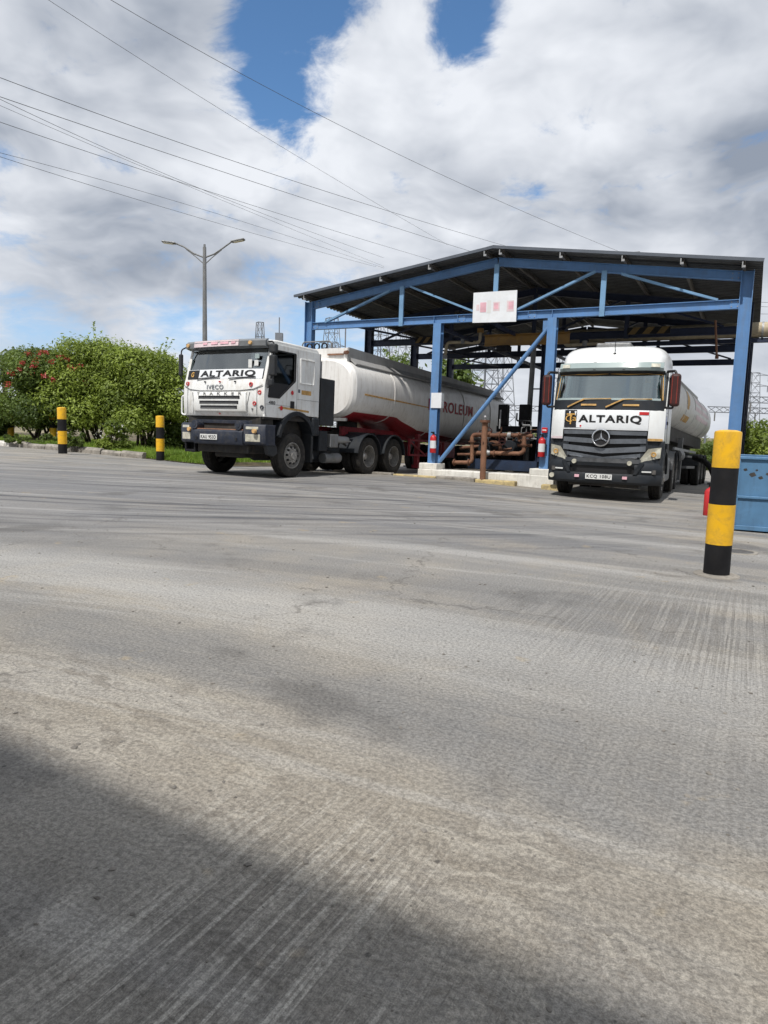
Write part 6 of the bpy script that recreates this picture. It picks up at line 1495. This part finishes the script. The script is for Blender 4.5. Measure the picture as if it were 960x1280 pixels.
lattice(608, 428, 48, 2.2, .9, 'large lattice tower seen through the middle bay' , 1, 9, .08, 1.6)
lattice(630, 440, 70, 2.6, 1.0, 'lattice tower behind the blue diagonal brace', 0, 8, .085)
lattice(702, 440, 75, 2.6, 1.0, 'lattice tower between the front column and the right truck', 0, 8, .085)
lattice(940, 466, 70, 1.9, 1.0, 'lattice tower at the right edge behind the blue column', 2, 9, .07, 2.0)
lattice(416, 428, 110, 4.2, 1.2, 'broad distant lattice tower over the left tanker', 1, 12, .11, 3.0)
def gantry(x0, x1, py, Y, lab):
    a = at(x0, py, Y); b = at(x1, py, Y); o = empty('substation_gantry', (a.x, a.y, -1.0), label=lab, cat='gantry', group='substation gantries')
    L_ = b.x-a.x; h = a.z+1.0; mb = MB()
    for dz in (0, .55): mb.bar((0, 0, h+dz), (L_, 0, h+dz), .09, .09)
    n = max(3, int(L_/.8))
    for i in range(n): mb.bar((L_*i/n, 0, h), (L_*(i+1)/n, 0, h+.55), .05, .05).bar((L_*i/n, 0, h+.55), (L_*(i+1)/n, 0, h), .05, .05)
    mb.build('truss', 'lattice', o)
    for i in range(max(2, int(L_/5))+1):
        x = L_*i/max(2, int(L_/5)); MB().bar((x, 0, 0), (x, 0, h), .16, .16, up=(0, 1, 0)).build('post', 'lattice', o)
        MB().cyl((x+.8, 0, h), (x+.8, 0, h-.9), .07, n=8).build('insulator', 'grey_metal', o)
gantry(884, 985, 515, 72, 'low steel gantry crossing behind the right canopy column')
gantry(928, 1010, 503, 66, 'higher steel gantry at the right edge beside the lattice tower')
gantry(392, 520, 455, 90, 'steel gantry behind the left tanker')
gantry(604, 700, 512, 80, 'steel gantry seen through the middle bay')
p = at(349, 421, 60); o = empty('mast', (p.x, p.y, -1), label='thin mast with a small box behind the left truck cab', cat='mast')
MB().cyl((0, 0, 0), (0, 0, p.z+1+1.6), .05, n=6).build('pole', 'lattice', o); MB().box(-.3, .3, -.3, .3, p.z+.9-.3, p.z+1.3).build('box', 'lattice', o)
p = at(432, 411, 60); o = empty('mast', (p.x, p.y, -1), label='thin mast left of the first dark canopy column', cat='mast')
MB().cyl((0, 0, 0), (0, 0, p.z+1), .06, n=6).build('pole', 'lattice', o); MB().cyl((0, 0, p.z+1), (0, 0, p.z+1.5), .02, n=5).build('tip', 'lattice', o)

def wire(pts, Y0, Y1, r, lab):
    """pts: photograph points along the line; depth runs from Y0 to Y1"""
    X = np.array(pts, float); n = len(X)
    out = []
    xs_ = np.linspace(X[0, 0], X[-1, 0], 26); yv = np.interp(xs_, X[:, 0], X[:, 1])
    if n > 2: yv = np.polyval(np.polyfit(X[:, 0], X[:, 1], 2), xs_)
    for i, (a, b) in enumerate(zip(xs_, yv)):
        u = i/25; Y = 1/((1-u)/Y0+u/Y1); out.append(at(a, b, Y))
    tag(MB().tube(out, r*.75, 5).build('power_line', 'wire', smooth=60), lab, 'power line', 'overhead power lines')
wire([(20, -70), (142, 0), (315, 95), (480, 187), (640, 262), (790, 318)], 26, 60, .014, 'highest overhead line, running from the top edge down to the right of the roof ridge')
wire([(-20, -50), (67, 0), (200, 88), (350, 185), (477, 260), (560, 304)], 26, 70, .012, 'second overhead line from the top edge, thin, passing the blue gap')
wire([(-60, 75), (0, 96), (160, 155), (330, 215), (480, 262), (645, 311)], 24, 60, .015, 'uppermost of the lines entering from the left edge')
wire([(-60, 101), (0, 120), (175, 180), (480, 281), (615, 322)], 24, 60, .015, 'second of the lines entering from the left edge')
wire([(-60, 96), (0, 122), (90, 166), (225, 226), (330, 268), (480, 322)], 25, 62, .012, 'third line at the left edge, crossing the fourth one')
wire([(-60, 106), (0, 131), (200, 218), (260, 243), (480, 333)], 26, 66, .010, 'fine line crossing beneath the third left line')
wire([(-60, 132), (0, 152), (230, 230), (480, 306), (540, 326)], 24, 60, .013, 'middle line of the left group above the street lamp')
wire([(-60, 176), (0, 191), (240, 257), (425, 318), (480, 334)], 26, 64, .011, 'second lowest line of the left group near the street lamp')
wire([(-60, 177), (0, 195), (150, 243), (410, 318), (470, 333)], 26, 64, .012, 'lowest line of the left group just over the street lamp')
for i, (a, b, c_, d_) in enumerate(((930, 377, 985, 379), (930, 382, 985, 385), (928, 392, 985, 393))):
    wire([(a, b), (d_ and c_, d_)], 50, 52, .018, ('upper', 'middle', 'lower')[i]+' short power line at the right edge beside the canopy roof')
p = at(790, 318, 60)

# small fitting on the roof and pebbles on the concrete
for px, py, lab in ((790.5, 318.5, 'small fitting on the right roof edge where a line ends'), (471.5, 347.5, 'small fitting on the left roof edge')):
    q = cl(px, py, 3.0); l = q.x
    o = empty('roof_fitting', CM @ Vector((l, 3.0, zr(l)+.18)), (SLOPE, 0, -YAW), lab, 'fitting', 'roof fittings')
    MB().box(-.12, .12, -.06, .06, 0, max(.1, q.z-zr(l)-.18)).build('foot', 'grey_metal', o); MB().box(-.2, .2, -.1, .1, max(.1, q.z-zr(l)-.18), max(.1, q.z-zr(l)-.18)+.05).build('head', 'grey_metal', o)

def pebbles():
    rng = np.random.default_rng(21); N = 1700; vs = []; fs = []
    ico = [(0,0,1),(.9,0,.3),(.28,.86,.3),(-.73,.53,.3),(-.73,-.53,.3),(.28,-.86,.3),(.73,.53,-.3),(-.28,.86,-.3),(-.9,0,-.3),(-.28,-.86,-.3),(.73,-.53,-.3),(0,0,-1)]
    tri = [(0,1,2),(0,2,3),(0,3,4),(0,4,5),(0,5,1),(1,6,2),(2,7,3),(3,8,4),(4,9,5),(5,10,1),(6,7,2),(7,8,3),(8,9,4),(9,10,5),(10,6,1)]
    ico = np.array(ico)
    y = 1.2+rng.random(N)**1.5*13; x = (rng.random(N)-.5)*(y*1.35+.6); z = gz_np(x, y)
    s = .0025+.008*rng.random(N)**5+y*.0002
    for i in range(N):
        q = ico*np.array([s[i]*rng.uniform(.8, 1.5), s[i]*rng.uniform(.8, 1.4), s[i]*.55])*(1+.2*rng.normal(size=(12, 1)))
        a = rng.random()*6.28; c, d = math.cos(a), math.sin(a)
        q = np.c_[q[:, 0]*c-q[:, 1]*d, q[:, 0]*d+q[:, 1]*c, q[:, 2]]+np.array([x[i], y[i], z[i]+s[i]*.25])
        vs += q.tolist(); fs += [tuple(k+12*i for k in f) for f in tri]
    me = bpy.data.meshes.new('pebbles'); me.from_pydata(vs, [], fs); me.materials.append(MATS['pebble'])
    o = bpy.data.objects.new('pebbles', me); COL.objects.link(o); tag(o, 'loose grit and small pebbles scattered over the concrete', 'pebbles', kind='stuff')
pebbles()
